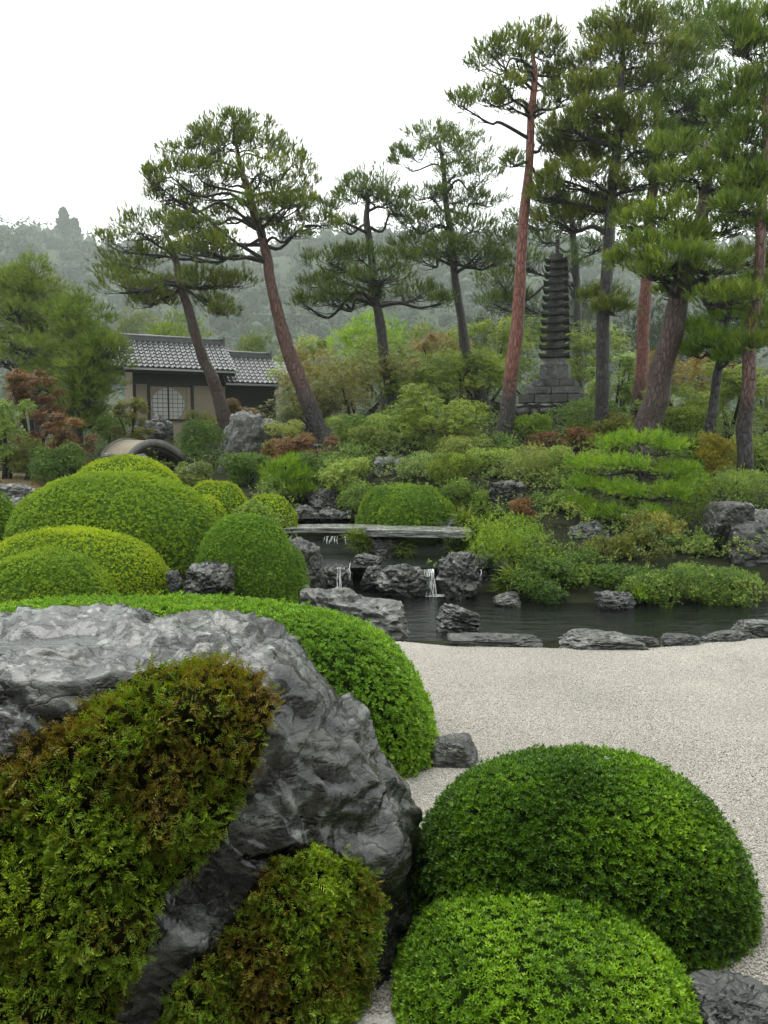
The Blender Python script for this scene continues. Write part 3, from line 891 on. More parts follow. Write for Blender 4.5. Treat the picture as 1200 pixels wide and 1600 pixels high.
BN = vert_normals(BV, BT)
def creeper(label, poly, bulge, count, size, seed, shift=0.0):
    r = np.random.default_rng(seed)
    px, py = proj(BV)
    facing = ((CAM - BV) * BN).sum(1) > -.15
    ins = in_poly(px, py, poly) & facing
    edge = poly_dist(px, py, poly)
    th = np.where(ins, bulge * smooth(edge / 90.0) ** .7, 0)
    sel = ins[BT].all(1)
    used = np.unique(BT[sel]); mp_ = -np.ones(len(BV), int); mp_[used] = np.arange(len(used))
    th = th * (1 + .9 * fbm(BV * 4.5 + seed, 3))
    CV = BV + (BN * .85 + np.array([0, -.35, .0])) * (th + .012)[:, None]
    Vc, Tc = CV[used], mp_[BT[sel]]
    base = P(*np.mean(poly, axis=0), 2.75)
    root = thing('creeping_juniper', label, 'plant', Vc.mean(0), 'creeper patches on the huge boulder')
    obj('stem_mat', Vc, Tc, M['moss_core'], root, True, kind='stuff')
    a = np.linalg.norm(np.cross(Vc[Tc[:, 1]] - Vc[Tc[:, 0]], Vc[Tc[:, 2]] - Vc[Tc[:, 0]]), axis=1)
    f = r.choice(len(Tc), count, p=a / a.sum()); b = r.dirichlet((1, 1, 1), count)
    p = (Vc[Tc[f]] * b[:, :, None]).sum(1)
    nn = vert_normals(Vc, Tc)[Tc[f]].mean(1)
    p = p + nn * r.uniform(-.008, .03, count)[:, None]
    ax = unit(nn * .75 + np.array([.05, -.25, -.10]) + r.normal(0, .35, (count, 3)))
    tone = np.clip(.60 + shift + .75 * fbm(p * 3.2 + seed, 3) + r.normal(0, .17, count) - .32 * smooth((p[:, 2] - .72) / .4) , 0, 1)
    roll = np.cross(ax, np.array([0, 0, 1.0])) + r.normal(0, .4, (count, 3))
    roll = np.cross(ax, unit(roll)) + 0
    fr = [t_frond(r) for _ in range(14)]
    Vf, Tf, cf = scatter(fr, p, ax, size * r.uniform(.55, 1.25, count), r, tone, .16)
    obj('fronds', Vf, Tf, M['moss'], root, rnd=cf, kind='stuff')
creeper('broad yellow-green and brown creeper mat hanging down the left front of the huge boulder',
        [(0, 1185), (60, 1140), (150, 1085), (230, 1045), (330, 1030), (405, 1050), (430, 1110), (400, 1200), (360, 1290), (310, 1350), (250, 1400), (235, 1480), (190, 1560), (170, 1640), (-60, 1660), (-80, 1200)], .075, 10200, .048, 3)
creeper('smaller olive creeper patch low on the right front of the huge boulder',
        [(430, 1330), (490, 1310), (560, 1345), (600, 1385), (585, 1450), (575, 1540), (560, 1660), (230, 1660), (255, 1560), (330, 1470), (390, 1390)], .045, 6800, .044, 4, -.13)

# ------------------------------------------------------------------ clipped azaleas
def dome(label, px, yt, hw, Y, mat, depth=.9, leaf=.04, dens=420, base=None, seed=1, p=2.3, lump=.05, k=6, name='clipped_azalea', group='clipped azalea domes', tone0=.5, shear=0.0, hmin=None, loose=0.0, leafw=.30):
    r = np.random.default_rng(seed)
    s = Y / F
    rx = hw * s; ry = rx * depth
    x = (px - 600) * s
    zb = gz(x, Y) if base is None else base
    # the outline is tangent to the sight line: solve the height by sampling
    lo, hi = .05, 4.0
    def topline(h):
        v = np.linspace(0, math.pi, 60)
        yy = Y - np.sign(np.cos(v)) * np.abs(np.cos(v)) ** (2 / p) * ry; zz = zb + h * np.sin(v) ** (2 / p)
        return proj(np.stack([np.full(60, x), yy, zz], 1))[1].min()
    for _ in range(30):
        mid = (lo + hi) / 2
        if topline(mid) > yt: lo = mid
        else: hi = mid
    h = max(lo, hmin or 0)
    C0 = np.array([x, Y, zb])
    def surf(D):
        D = unit(D)
        e = (np.abs(D[:, 0] / rx) ** p + np.abs(D[:, 1] / ry) ** p + np.abs(D[:, 2] / h) ** p) ** (-1 / p)
        V = D * e[:, None]
        V = V * (1 + lump * fbm(V * (1.1 / max(.5, rx)) * 2 + seed * 3.1, 3))[:, None]
        V[:, 2] += shear * V[:, 0]
        return V
    n_area = 2 * math.pi * ((rx * ry) ** 1.6 / 3 + (rx * h) ** 1.6 / 3 + (ry * h) ** 1.6 / 3) ** (1 / 1.6)
    cnt = int(n_area * dens * (.95 if Y < 7 else .74))
    D = r.normal(size=(int(cnt * 2.6), 3)) * np.array([rx, ry, h]); D[:, 2] = np.abs(D[:, 2]) - .04 * h
    V = surf(D)
    # normal of the superellipsoid
    N = unit(np.stack([np.sign(V[:, 0]) * np.abs(V[:, 0] / rx) ** (p - 1) / rx, np.sign(V[:, 1]) * np.abs(V[:, 1] / ry) ** (p - 1) / ry, np.sign(V[:, 2]) * np.abs(V[:, 2] / h) ** (p - 1) / h], 1))
    face = ((CAM - C0 - V) * N).sum(1) / np.linalg.norm(CAM - C0 - V, axis=1)
    keep = (face > -.35)
    V, N = V[keep][:cnt], N[keep][:cnt]
    m_ = len(V)
    V = V + N * (r.normal(0, 1, m_) * leaf * .45 + loose * fbm(V * 3 + 2, 2) * leaf * 4)[:, None]
    root = thing(name, label, 'bush', C0, group)
    cv, ct = ico(4 if Y < 7 else 3)
    cv[:, 2] = np.abs(cv[:, 2]) * np.where(cv[:, 2] < 0, -.02, 1)
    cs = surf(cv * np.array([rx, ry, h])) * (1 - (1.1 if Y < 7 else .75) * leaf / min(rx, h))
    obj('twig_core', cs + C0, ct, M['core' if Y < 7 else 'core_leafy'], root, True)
    ax = unit(N * .8 + np.array([0, 0, .55]) + r.normal(0, .22, (m_, 3)))
    tone = np.clip(tone0 + .5 * fbm(V * 1.6 / max(.4, rx) + seed, 3) + r.normal(0, .13, m_), 0, 1)
    tm = [t_leaves(k, leaf, leaf * leafw * (1.0 if leaf > .03 and Y < 7 else 1.25 if Y < 7 else 1.5), 15, 70, r, tri=not (leaf > .03 and Y < 7)) for _ in range(6)]
    Vf, Tf, cf = scatter(tm, V + C0, ax, r.uniform(.75, 1.2, m_), r, tone, .14)
    obj('foliage', Vf, Tf, M[mat], root, rnd=cf, kind='stuff')
    return root

dome('low spreading bright green azalea hedge curving behind the huge boulder', 232, 936, 440, 5.55, 'azalea_back', depth=.42, leaf=.034, dens=2100, base=0.0, seed=2, p=2.9, lump=.035, k=6, tone0=.55, group=None)
dome('big dark green clipped azalea dome beside the white gravel', 915, 1172, 276, 3.62, 'azalea_front', depth=.66, leaf=.024, dens=4900, base=-.10, seed=3, p=2.35, lump=.03, k=7, tone0=.33)
dome('smaller bright green azalea dome at the bottom edge before the big dark one', 857, 1380, 240, 3.02, 'azalea_front', depth=.95, leaf=.023, dens=5400, base=-.05, seed=4, p=2.2, lump=.03, k=7, tone0=.53)
dome('yellow-green clipped azalea peeping over the largest left dome below the arched bridge', 196, 714, 88, 16.2, 'azalea_gold', leaf=.036, dens=900, seed=5, tone0=.5)
dome('largest rounded azalea dome in the left garden, mid green with dark gaps', 178, 741, 162, 12.6, 'azalea_mid', depth=.8, leaf=.038, dens=1000, seed=6, p=2.5, lump=.05, tone0=.50)
dome('golden green clipped azalea dome in front of the largest left dome', 105, 825, 158, 10.0, 'azalea_gold', depth=.75, leaf=.028, dens=1700, seed=7, p=2.3, tone0=.45)
dome('small light green azalea dome at the left edge just behind the boulder', 66, 861, 114, 8.9, 'azalea_mid', depth=.8, leaf=.028, dens=1700, seed=8, p=2.3, tone0=.55)
dome('tall rounded deep green azalea dome standing over a dark flat stone', 382, 806, 78, 10.4, 'azalea_blue', depth=.9, leaf=.030, dens=1500, seed=9, p=2.6, tone0=.5, hmin=.7)
dome('narrow dark azalea dome leaning against the tall rounded one beside the stream rock', 440, 850, 40, 10.9, 'azalea_blue', depth=1.0, leaf=.030, dens=1300, seed=10, p=2.5, tone0=.35)
dome('smooth lime green azalea dome behind the right shoulder of the largest left dome', 336, 753, 54, 14.8, 'azalea_gold', leaf=.032, dens=1100, seed=11, p=2.5, tone0=.4)
dome('small round lime green azalea dome beside the stone slab bridge', 418, 774, 45, 14.6, 'azalea_gold', leaf=.032, dens=1100, seed=12, p=2.3, tone0=.35)
dome('little lime azalea dome wedged between the largest left dome and the tall rounded one', 322, 776, 34, 13.6, 'azalea_gold', leaf=.032, dens=1100, seed=13, tone0=.5)
dome('dark green azalea dome cut by the left edge of the view', -30, 764, 56, 13.4, 'azalea_mid', leaf=.036, dens=900, seed=14, tone0=.35)
dome('loose pale green shrub tops between the round lime dome and the tall rounded dome', 398, 788, 46, 12.4, 'green', leaf=.05, dens=420, seed=15, lump=.16, tone0=.6, loose=.4, name='shrub', group=None)
dome('dark olive clipped azalea spreading above the stone slab bridge', 634, 757, 78, 15.7, 'azalea_mid', depth=.8, base=.5, leaf=.042, dens=700, seed=16, p=2.4, lump=.15, tone0=.22, loose=.3)

# ------------------------------------------------------------------ shrubs and maples
SH = {}
def shrub(label, px, yt, hw, Y, mat, style='leafy', seed=None, yb=None, leaf=None, dens=1.0, name='shrub', cat='shrub', group=None, core=True, tone0=.5, lobes=None):
    seed = seed or (abs(hash((px, yt, hw))) % 9973)
    r = np.random.default_rng(seed)
    s = Y / F
    top = P(px, yt, Y)
    x = top[0]
    zb = gz(x, Y) if yb is None else P(px, yb, Y)[2]
    h = max(.25, top[2] - zb); rx = hw * s
    group = group or {'shrub': 'shrubs planted on the garden slope', 'maple': 'maples around the pines', 'round_tree': 'round trees beyond the garden', 'fern': 'ferns and tufts by the slab bridge'}.get(name)
    root = thing(name, label, cat, (x, Y, zb), group)
    L = leaf or {'leafy': .052, 'maple': .070, 'fine': .045, 'needle': .10, 'blade': .5}[style] * (Y / 18) ** .55
    nl = lobes or int(np.clip(9 + rx * h * 4.0, 9, 30) * (1.5 if style == 'maple' else 1))
    # lobes are spread through the upper part of an ellipsoid
    lc, lr = [], []
    for k in range(nl):
        d = unit(r.normal(size=3)) * r.uniform(.35, .86)
        zc = .60 + .40 * d[2] if style != 'maple' else r.uniform(.38, .92)
        q = np.array([d[0] * rx, d[1] * rx * .8, zc * h])
        if style == 'maple':
            wz = math.sqrt(max(0.05, 1 - ((zc - .55) / .5) ** 2)); q[0] = r.uniform(-1, 1) * rx * wz * .85; q[1] = r.uniform(-1, 1) * rx * wz * .7
        lc.append(q); lr.append(min(rx, h) * (r.uniform(.14, .34) if style == 'maple' else r.uniform(.20, .42)))
    if yb is None or h > .5:
        for k in range(3):
            lc.append(np.array([r.uniform(-.6, .6) * rx, r.uniform(-.5, .2) * rx, .28 * h])); lr.append(min(rx, h) * .36)
    lc, lr = np.array(lc), np.array(lr)
    lc[:, 2] = np.minimum(lc[:, 2], h - lr * (.45 if style == 'maple' else .9))
    pts, axs, tn = [], [], []
    area = (4 * math.pi * lr ** 2)
    per = np.maximum(12, (dens * area * .62 / (L * L * .5) * (1.0 if style != 'needle' else .55)).astype(int))
    per = np.minimum(per, int((3000 if style != 'maple' else 3500) / len(lr)))
    for c, q, m_ in zip(lc, lr, per):
        d = unit(r.normal(size=(m_, 3)) + np.array([0, -.25, .35]))
        fl = np.array([1.15, 1.1, .72 if style == 'maple' else .85])
        rr_ = q * r.uniform(.55, 1.08, m_)[:, None] * (1 + .25 * perlin(d * 2.2 + c * 3 + seed))[:, None]
        pts.append(c + d * rr_ * fl)
        axs.append(d * (.9 if style != 'maple' else .35) + np.array([0, -.1, .55 if style != 'maple' else .8]) + r.normal(0, .3, (m_, 3)))
        tn.append(np.clip(tone0 + r.normal(0, .13) + r.normal(0, .14, m_), 0, 1))
    pts = np.concatenate(pts); axs = np.concatenate(axs); tn = np.concatenate(tn)
    pts[:, 2] = np.maximum(pts[:, 2], .03)
    if style == 'leafy': tm = [t_leaves(4, L, L * .55, 25, 85, r, 0, L * .5, tri=True) for _ in range(5)]
    elif style == 'fine': tm = [t_leaves(5, L, L * .42, 20, 80, r, 0, L * 1.0, tri=True) for _ in range(5)]
    elif style == 'maple': tm = [t_leaves(4, L * 1.1, L * .55, 60, 105, r, tri=True) for _ in range(5)]
    elif style == 'blade': tm = [t_blades(9, L, L * .05, r) for _ in range(5)]
    else: tm = [t_needles(7, L, L * .095, r, 55) for _ in range(6)]
    Vf, Tf, cf = scatter(tm, pts + np.array([x, Y, zb]), axs, r.uniform(.75, 1.25, len(pts)), r, tn, .14)
    obj('foliage', Vf, Tf, M[mat], root, rnd=cf, kind='stuff')
    ns = 4 if rx > .5 else 3
    for k in range(ns):
        c = lc[r.integers(0, len(lc))]
        b = np.array([r.uniform(-.12, .12) * rx, r.uniform(-.1, .1) * rx, -.08])
        m1 = (b + c) / 2 + np.array([r.uniform(-.1, .1) * rx, 0, .08 * h])
        pp = spline(np.array([b, m1, c]), 7)
        r0 = np.clip(.03 * h, .012, .07)
        Vt, Ft = tube(pp + np.array([x, Y, zb]), np.linspace(r0, r0 * .3, 7), 5)
        obj('stem', Vt, Ft, M['twig'], root, True)
    return root

MPL = dict(style='maple', name='maple', cat='tree')
for a in [
    # bank right of the bridge, along the pond
    ('rounded olive-green bush overhanging the pond right of the stone slab bridge', 806, 794, 84, 12.4, 'azalea_mid', dict(style='fine', tone0=.45, seed=31, yb=915, dens=1.3)),
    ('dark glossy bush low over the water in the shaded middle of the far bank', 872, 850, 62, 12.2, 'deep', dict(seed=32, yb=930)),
    ('thin brownish-green shrub with bare twigs above the pale bank stone', 955, 835, 62, 12.9, 'olive', dict(tone0=.35, seed=33, style='fine')),
    ('fresh green leafy shrub spreading low along the right pond bank', 1045, 882, 98, 11.5, 'green', dict(seed=34, tone0=.45, yb=945)),
    ('feathery green shrub under the dark crag at the right pond bank', 1150, 888, 66, 11.4, 'green', dict(seed=35, style='fine', tone0=.4, yb=955)),
    ('tuft of bright yellow-green leaves in front of the low right bank shrub', 1010, 912, 28, 11.2, 'pine_bright', dict(seed=36, style='leafy', yb=945)),
    ('twiggy yellow-brown shrub below the small cloud-pruned pine', 1020, 800, 62, 13.4, 'olive', dict(seed=37, style='fine', tone0=.6)),
    ('soft grassy green shrub right of the small cloud-pruned pine', 1072, 752, 50, 14.2, 'pine_green', dict(seed=38, style='needle', tone0=.45)),
    ('dense fresh green bush above the dark crag at the right edge', 1160, 735, 62, 15.6, 'green', dict(seed=39, style='fine', tone0=.6)),
    ('golden bush at the foot of the reddish right edge pine', 1118, 690, 34, 17.6, 'gold', dict(seed=40, style='fine', tone0=.3)),
    ('mid green bush between the slab bridge and the dark cleft rock', 738, 748, 42, 15.9, 'green', dict(seed=41, tone0=.5)),
    ('feathery blue-green shrub above the dark olive azalea', 672, 722, 62, 17.6, 'bluegreen', dict(seed=42, style='fine', tone0=.5)),
    ('grey-green shrub mound right of the dark cleft rock', 832, 708, 62, 17.4, 'greygreen', dict(seed=43, style='fine', tone0=.4)),
    ('leafy green shrub just right of the dark cleft rock', 862, 762, 44, 15.2, 'green', dict(seed=44)),
    ('small plant with rusty red leaf tips before the dark cleft rock', 818, 778, 26, 14.4, 'red', dict(seed=45, tone0=.5)),
    ('red leaved low shrub along the foot of the pagoda masonry', 868, 690, 46, 20.4, 'red', dict(seed=46, tone0=.35, style='leafy')),
    ('small rusty seedling bush among green right of the pagoda foot', 905, 682, 22, 20.6, 'red', dict(seed=47, tone0=.5)),
    ('clipped round green bush against the left corner of the pagoda masonry', 830, 662, 28, 22.0, 'azalea_mid', dict(seed=48, style='fine', tone0=.3)),
    ('dark green bush masking the right half of the pagoda masonry', 922, 636, 50, 22.4, 'deep', dict(seed=49, tone0=.65)),
    ('low green cover left of the red-trunked pine', 752, 690, 46, 20.6, 'green', dict(seed=50, tone0=.35)),
    ('green shrub with pale tips above the flat bank rock in the middle', 590, 682, 46, 20.4, 'greygreen', dict(seed=51, tone0=.35)),
    ('yellowish green maple bush with dark forked stems left of the red-trunked pine', 690, 618, 62, 20.6, 'yellowgreen', dict(seed=52, tone0=.25, **MPL)),
    ('fine grey-green shrub right below the lone pine in the middle', 650, 640, 40, 24.0, 'green', dict(seed=53, tone0=.45)),
    ('bright green leafy shrub at the right foot of the leaning red pine', 552, 662, 36, 21.5, 'green', dict(seed=54, tone0=.6)),
    ('broad dull green shrub between the stream rocks and the middle pines', 528, 705, 58, 19.2, 'green', dict(seed=55, tone0=.3, style='fine')),
    ('shadowy green shrub hanging over the stream head', 486, 722, 44, 18.6, 'deep', dict(seed=56, tone0=.5)),
    ('dark leafy shrub left of the small bright pine', 388, 722, 36, 18.8, 'deep', dict(seed=57, tone0=.55)),
    ('rust red dwarf maple below the leaning red pine', 486, 694, 44, 20.2, 'red', dict(seed=58, tone0=.3, **MPL)),
    ('brownish dwarf maple right of the white-topped waterfall rock', 452, 692, 32, 21.4, 'rust', dict(seed=59, tone0=.4, **MPL)),
    ('cream variegated shrub beside the white-topped waterfall rock', 448, 664, 26, 22.4, 'greygreen', dict(seed=60, tone0=.75)),
    ('wide olive brown thicket behind the leaning red pine', 560, 560, 84, 27.5, 'olive', dict(seed=61, tone0=.4, **MPL)),
    ('olive shrub bank right of the tiled house', 486, 588, 54, 28.5, 'olive', dict(seed=62, tone0=.3, **MPL)),
    ('orange tinted maple between the tiled house and the lone pine', 508, 548, 54, 31.0, 'orange', dict(seed=63, tone0=.25, **MPL)),
    ('yellow-green maple right above the tiled house', 474, 526, 40, 36.0, 'yellowgreen', dict(seed=64, tone0=.5, **MPL)),
    ('red-brown maple behind the pine with the dark bent trunk', 690, 532, 46, 33.0, 'rust', dict(seed=65, tone0=.55, **MPL)),
    ('tall yellow-green maple left of the stone pagoda', 766, 512, 56, 31.0, 'yellowgreen', dict(seed=66, tone0=.35, **MPL)),
    ('yellow-green maple around the dark bent trunk', 715, 556, 62, 28.0, 'yellowgreen', dict(seed=67, tone0=.3, **MPL)),
    ('pale green maple bush right of the lone pine trunk', 655, 588, 50, 27.0, 'yellowgreen', dict(seed=68, tone0=.15, **MPL)),
    ('green maple crown right behind the stone pagoda', 838, 500, 46, 33.5, 'green', dict(seed=69, tone0=.5, **MPL)),
    ('yellow-green maple on the right of the stone pagoda', 915, 512, 58, 31.0, 'yellowgreen', dict(seed=70, tone0=.3, **MPL)),
    ('soft green maple between the two dark right trunks', 968, 560, 44, 29.0, 'green', dict(seed=71, tone0=.55, **MPL)),
    ('orange and green maple behind the thick leaning trunk', 1066, 556, 56, 26.0, 'orange', dict(seed=72, tone0=.2, **MPL)),
    ('light green maple low right of the thick leaning trunk', 1050, 618, 46, 23.0, 'yellowgreen', dict(seed=73, tone0=.2, **MPL)),
    ('yellowing maple between the two thin right trunks', 1140, 580, 48, 24.5, 'yellowgreen', dict(seed=74, tone0=.3, **MPL)),
    ('blue-green conifer bush at the right edge behind the pines', 1205, 590, 46, 27.0, 'bluegreen', dict(seed=75, style='needle', tone0=.3)),
    ('shaded green bush at the foot of the thin dark right trunk', 1095, 690, 46, 18.4, 'deep', dict(seed=76, tone0=.6)),
    ('low green shrub in front of the two dark right trunks', 958, 660, 44, 21.5, 'olive', dict(seed=77, tone0=.35)),
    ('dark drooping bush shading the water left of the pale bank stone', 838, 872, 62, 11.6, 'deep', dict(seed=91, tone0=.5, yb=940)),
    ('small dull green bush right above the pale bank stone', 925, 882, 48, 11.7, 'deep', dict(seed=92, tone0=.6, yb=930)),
    ('low mixed green shrub reaching the water between bank stone and crag', 1000, 895, 56, 11.4, 'green', dict(seed=93, tone0=.3, yb=945)),
    ('trailing green shrub touching the water by the square rim stone', 1115, 905, 58, 11.3, 'green', dict(seed=94, tone0=.55, yb=955)),
    ('shaded shrub hiding the bank below the small cloud-pruned pine', 985, 850, 70, 12.7, 'olive', dict(seed=95, tone0=.2)),
    ('dense green shrub between cloud-pruned pine and dark crag', 1085, 830, 52, 12.9, 'green', dict(seed=96, tone0=.4)),
    ('light green bush between the pines above the rounded bank rock', 612, 662, 44, 22.5, 'green', dict(seed=111, tone0=.7)),
    ('pale green shrub spreading below the yellowish maple bush', 706, 696, 50, 19.6, 'greygreen', dict(seed=112, tone0=.35)),
    ('fresh green shrub left of the grey-green mound', 770, 716, 44, 18.2, 'green', dict(seed=113, tone0=.7)),
    ('green shrub with yellow tips above the mid bank bush', 716, 722, 38, 17.0, 'yellowgreen', dict(seed=114, tone0=.15, style='fine')),
    ('rusty brown low maple right of the rounded bank rock', 688, 672, 34, 22.0, 'rust', dict(seed=115, tone0=.5, **MPL)),
    ('green bush at the left of the small cloud-pruned pine', 898, 712, 40, 17.0, 'green', dict(seed=116, tone0=.6)),
    ('feathery light shrub between the pagoda foot and the cloud-pruned pine', 868, 722, 44, 18.0, 'greygreen', dict(seed=117, tone0=.4, style='fine')),
    ('sunlit green bush in the gap between stream head and rounded bank rock', 548, 728, 42, 18.0, 'green', dict(seed=118, tone0=.7)),
    ('low leafy green shrub hugging the left end of the olive azalea', 556, 772, 26, 16.8, 'green', dict(seed=119, tone0=.4)),
    ('tall pale green maple behind the olive brown thicket', 600, 528, 56, 34.0, 'yellowgreen', dict(seed=120, tone0=.2, **MPL)),
    ('wide green maple between dark bent trunk and red-trunked pine', 740, 560, 50, 29.5, 'green', dict(seed=121, tone0=.8, **MPL)),
    ('bright green shrub at the right edge under the blue-green conifer', 1190, 690, 46, 19.0, 'green', dict(seed=122, tone0=.75)),
    ('yellow-green shrub among the thin trunks at the right', 1085, 650, 44, 22.0, 'yellowgreen', dict(seed=123, tone0=.15)),
    ('shaded green bush behind the dark crag', 1110, 752, 44, 16.4, 'green', dict(seed=124, tone0=.35)),
    ('dark hollow bush over the pale bank stone at the water line', 962, 876, 52, 11.9, 'deep', dict(seed=97, tone0=.5, yb=928)),  # dark foliage added to stand in for a shadowed hollow in the bank
    # left side
    ('rust red maple in front of the big left pines', 46, 565, 48, 21.5, 'red', dict(seed=80, tone0=.3, **MPL)),
    ('red leaved bush at the foot of the rounded left pine', 112, 640, 38, 19.8, 'red', dict(seed=81, tone0=.35, **MPL)),
    ('light green shrub cut by the left edge above the slope', 6, 602, 44, 19.4, 'green', dict(seed=82, tone0=.65)),
    ('dark green low shrubs along the top of the bare left slope', 92, 686, 44, 18.9, 'deep', dict(seed=83, tone0=.5)),
    ('dull green shrub on the bare slope at the left edge', 38, 672, 36, 19.6, 'olive', dict(seed=84, tone0=.3)),
    ('thin yellowish shrub by the left house corner', 200, 622, 36, 25.0, 'olive', dict(seed=85, tone0=.6, **MPL)),
    ('deep green undergrowth left of the arched bridge', 170, 640, 44, 27.0, 'deep', dict(seed=86, tone0=.6)),
    ('dark leafy bush between the arched bridge and the white-topped rock', 306, 648, 42, 21.6, 'deep', dict(seed=87, tone0=.4)),
    ('pale leaved bush under the arched bridge behind the lime domes', 300, 722, 32, 18.2, 'greygreen', dict(seed=88, tone0=.3)),
    ('rusty shrub at the foot of the leaning pine by the house', 372, 622, 40, 27.5, 'rust', dict(seed=89, tone0=.4, **MPL)),
    ('olive shrub right below the round shoji window', 318, 628, 34, 28.0, 'olive', dict(seed=90, tone0=.4)),
]:
    lab, px, yt, hw, Y, mt, kw = a
    if Y > 16.5 and px > 380:
        hw *= 1.25; yt -= 15 if Y < 26 else 11; kw['tone0'] = kw.get('tone0', .5) + .02
    shrub(lab, px, yt, hw, Y, mt, **kw)

# round trees in the distance, beyond the garden
for a in [
    ('yellow-green round-headed pine beyond the house roof', 278, 490, 54, 52, 'yellowgreen', dict(seed=101, tone0=.25, yb=620, dens=1.0)),
    ('small dark green round pine right of the house ridge', 397, 514, 32, 50, 'pine_soft', dict(seed=102, tone0=.4, yb=600)),
    ('broad pale green round-headed pine beyond the lone middle pine', 578, 488, 64, 46, 'pine_bright', dict(seed=103, tone0=.55, yb=620, dens=1.0)),
    ('grey-green spreading round tree right of the pale round-headed pine', 664, 508, 62, 44, 'greygreen', dict(seed=104, tone0=.35, yb=620, dens=1.0)),
    ('hazy green tree far behind the pagoda on its left', 800, 430, 66, 62, 'forest', dict(seed=105, tone0=.7, yb=640)),
    ('hazy green tree far behind the pagoda on its right', 905, 440, 70, 66, 'forest', dict(seed=106, tone0=.6, yb=640)),
    ('dark hazy tree seen between the thick leaning trunk and its neighbour', 1020, 455, 70, 60, 'forest', dict(seed=107, tone0=.4, yb=640)),
    ('dim green tree far behind the right edge pines', 1130, 450, 80, 58, 'forest', dict(seed=108, tone0=.45, yb=640)),
    ('pale hazy tree far off between the leaning pine and the big left pines', 215, 462, 34, 85, 'greygreen', dict(seed=109, tone0=.2, yb=600)),
]:
    lab, px, yt, hw, Y, mt, kw = a
    shrub(lab, px, yt, hw, Y, mt, style='needle', name='round_tree', cat='tree', leaf=.36, **kw)

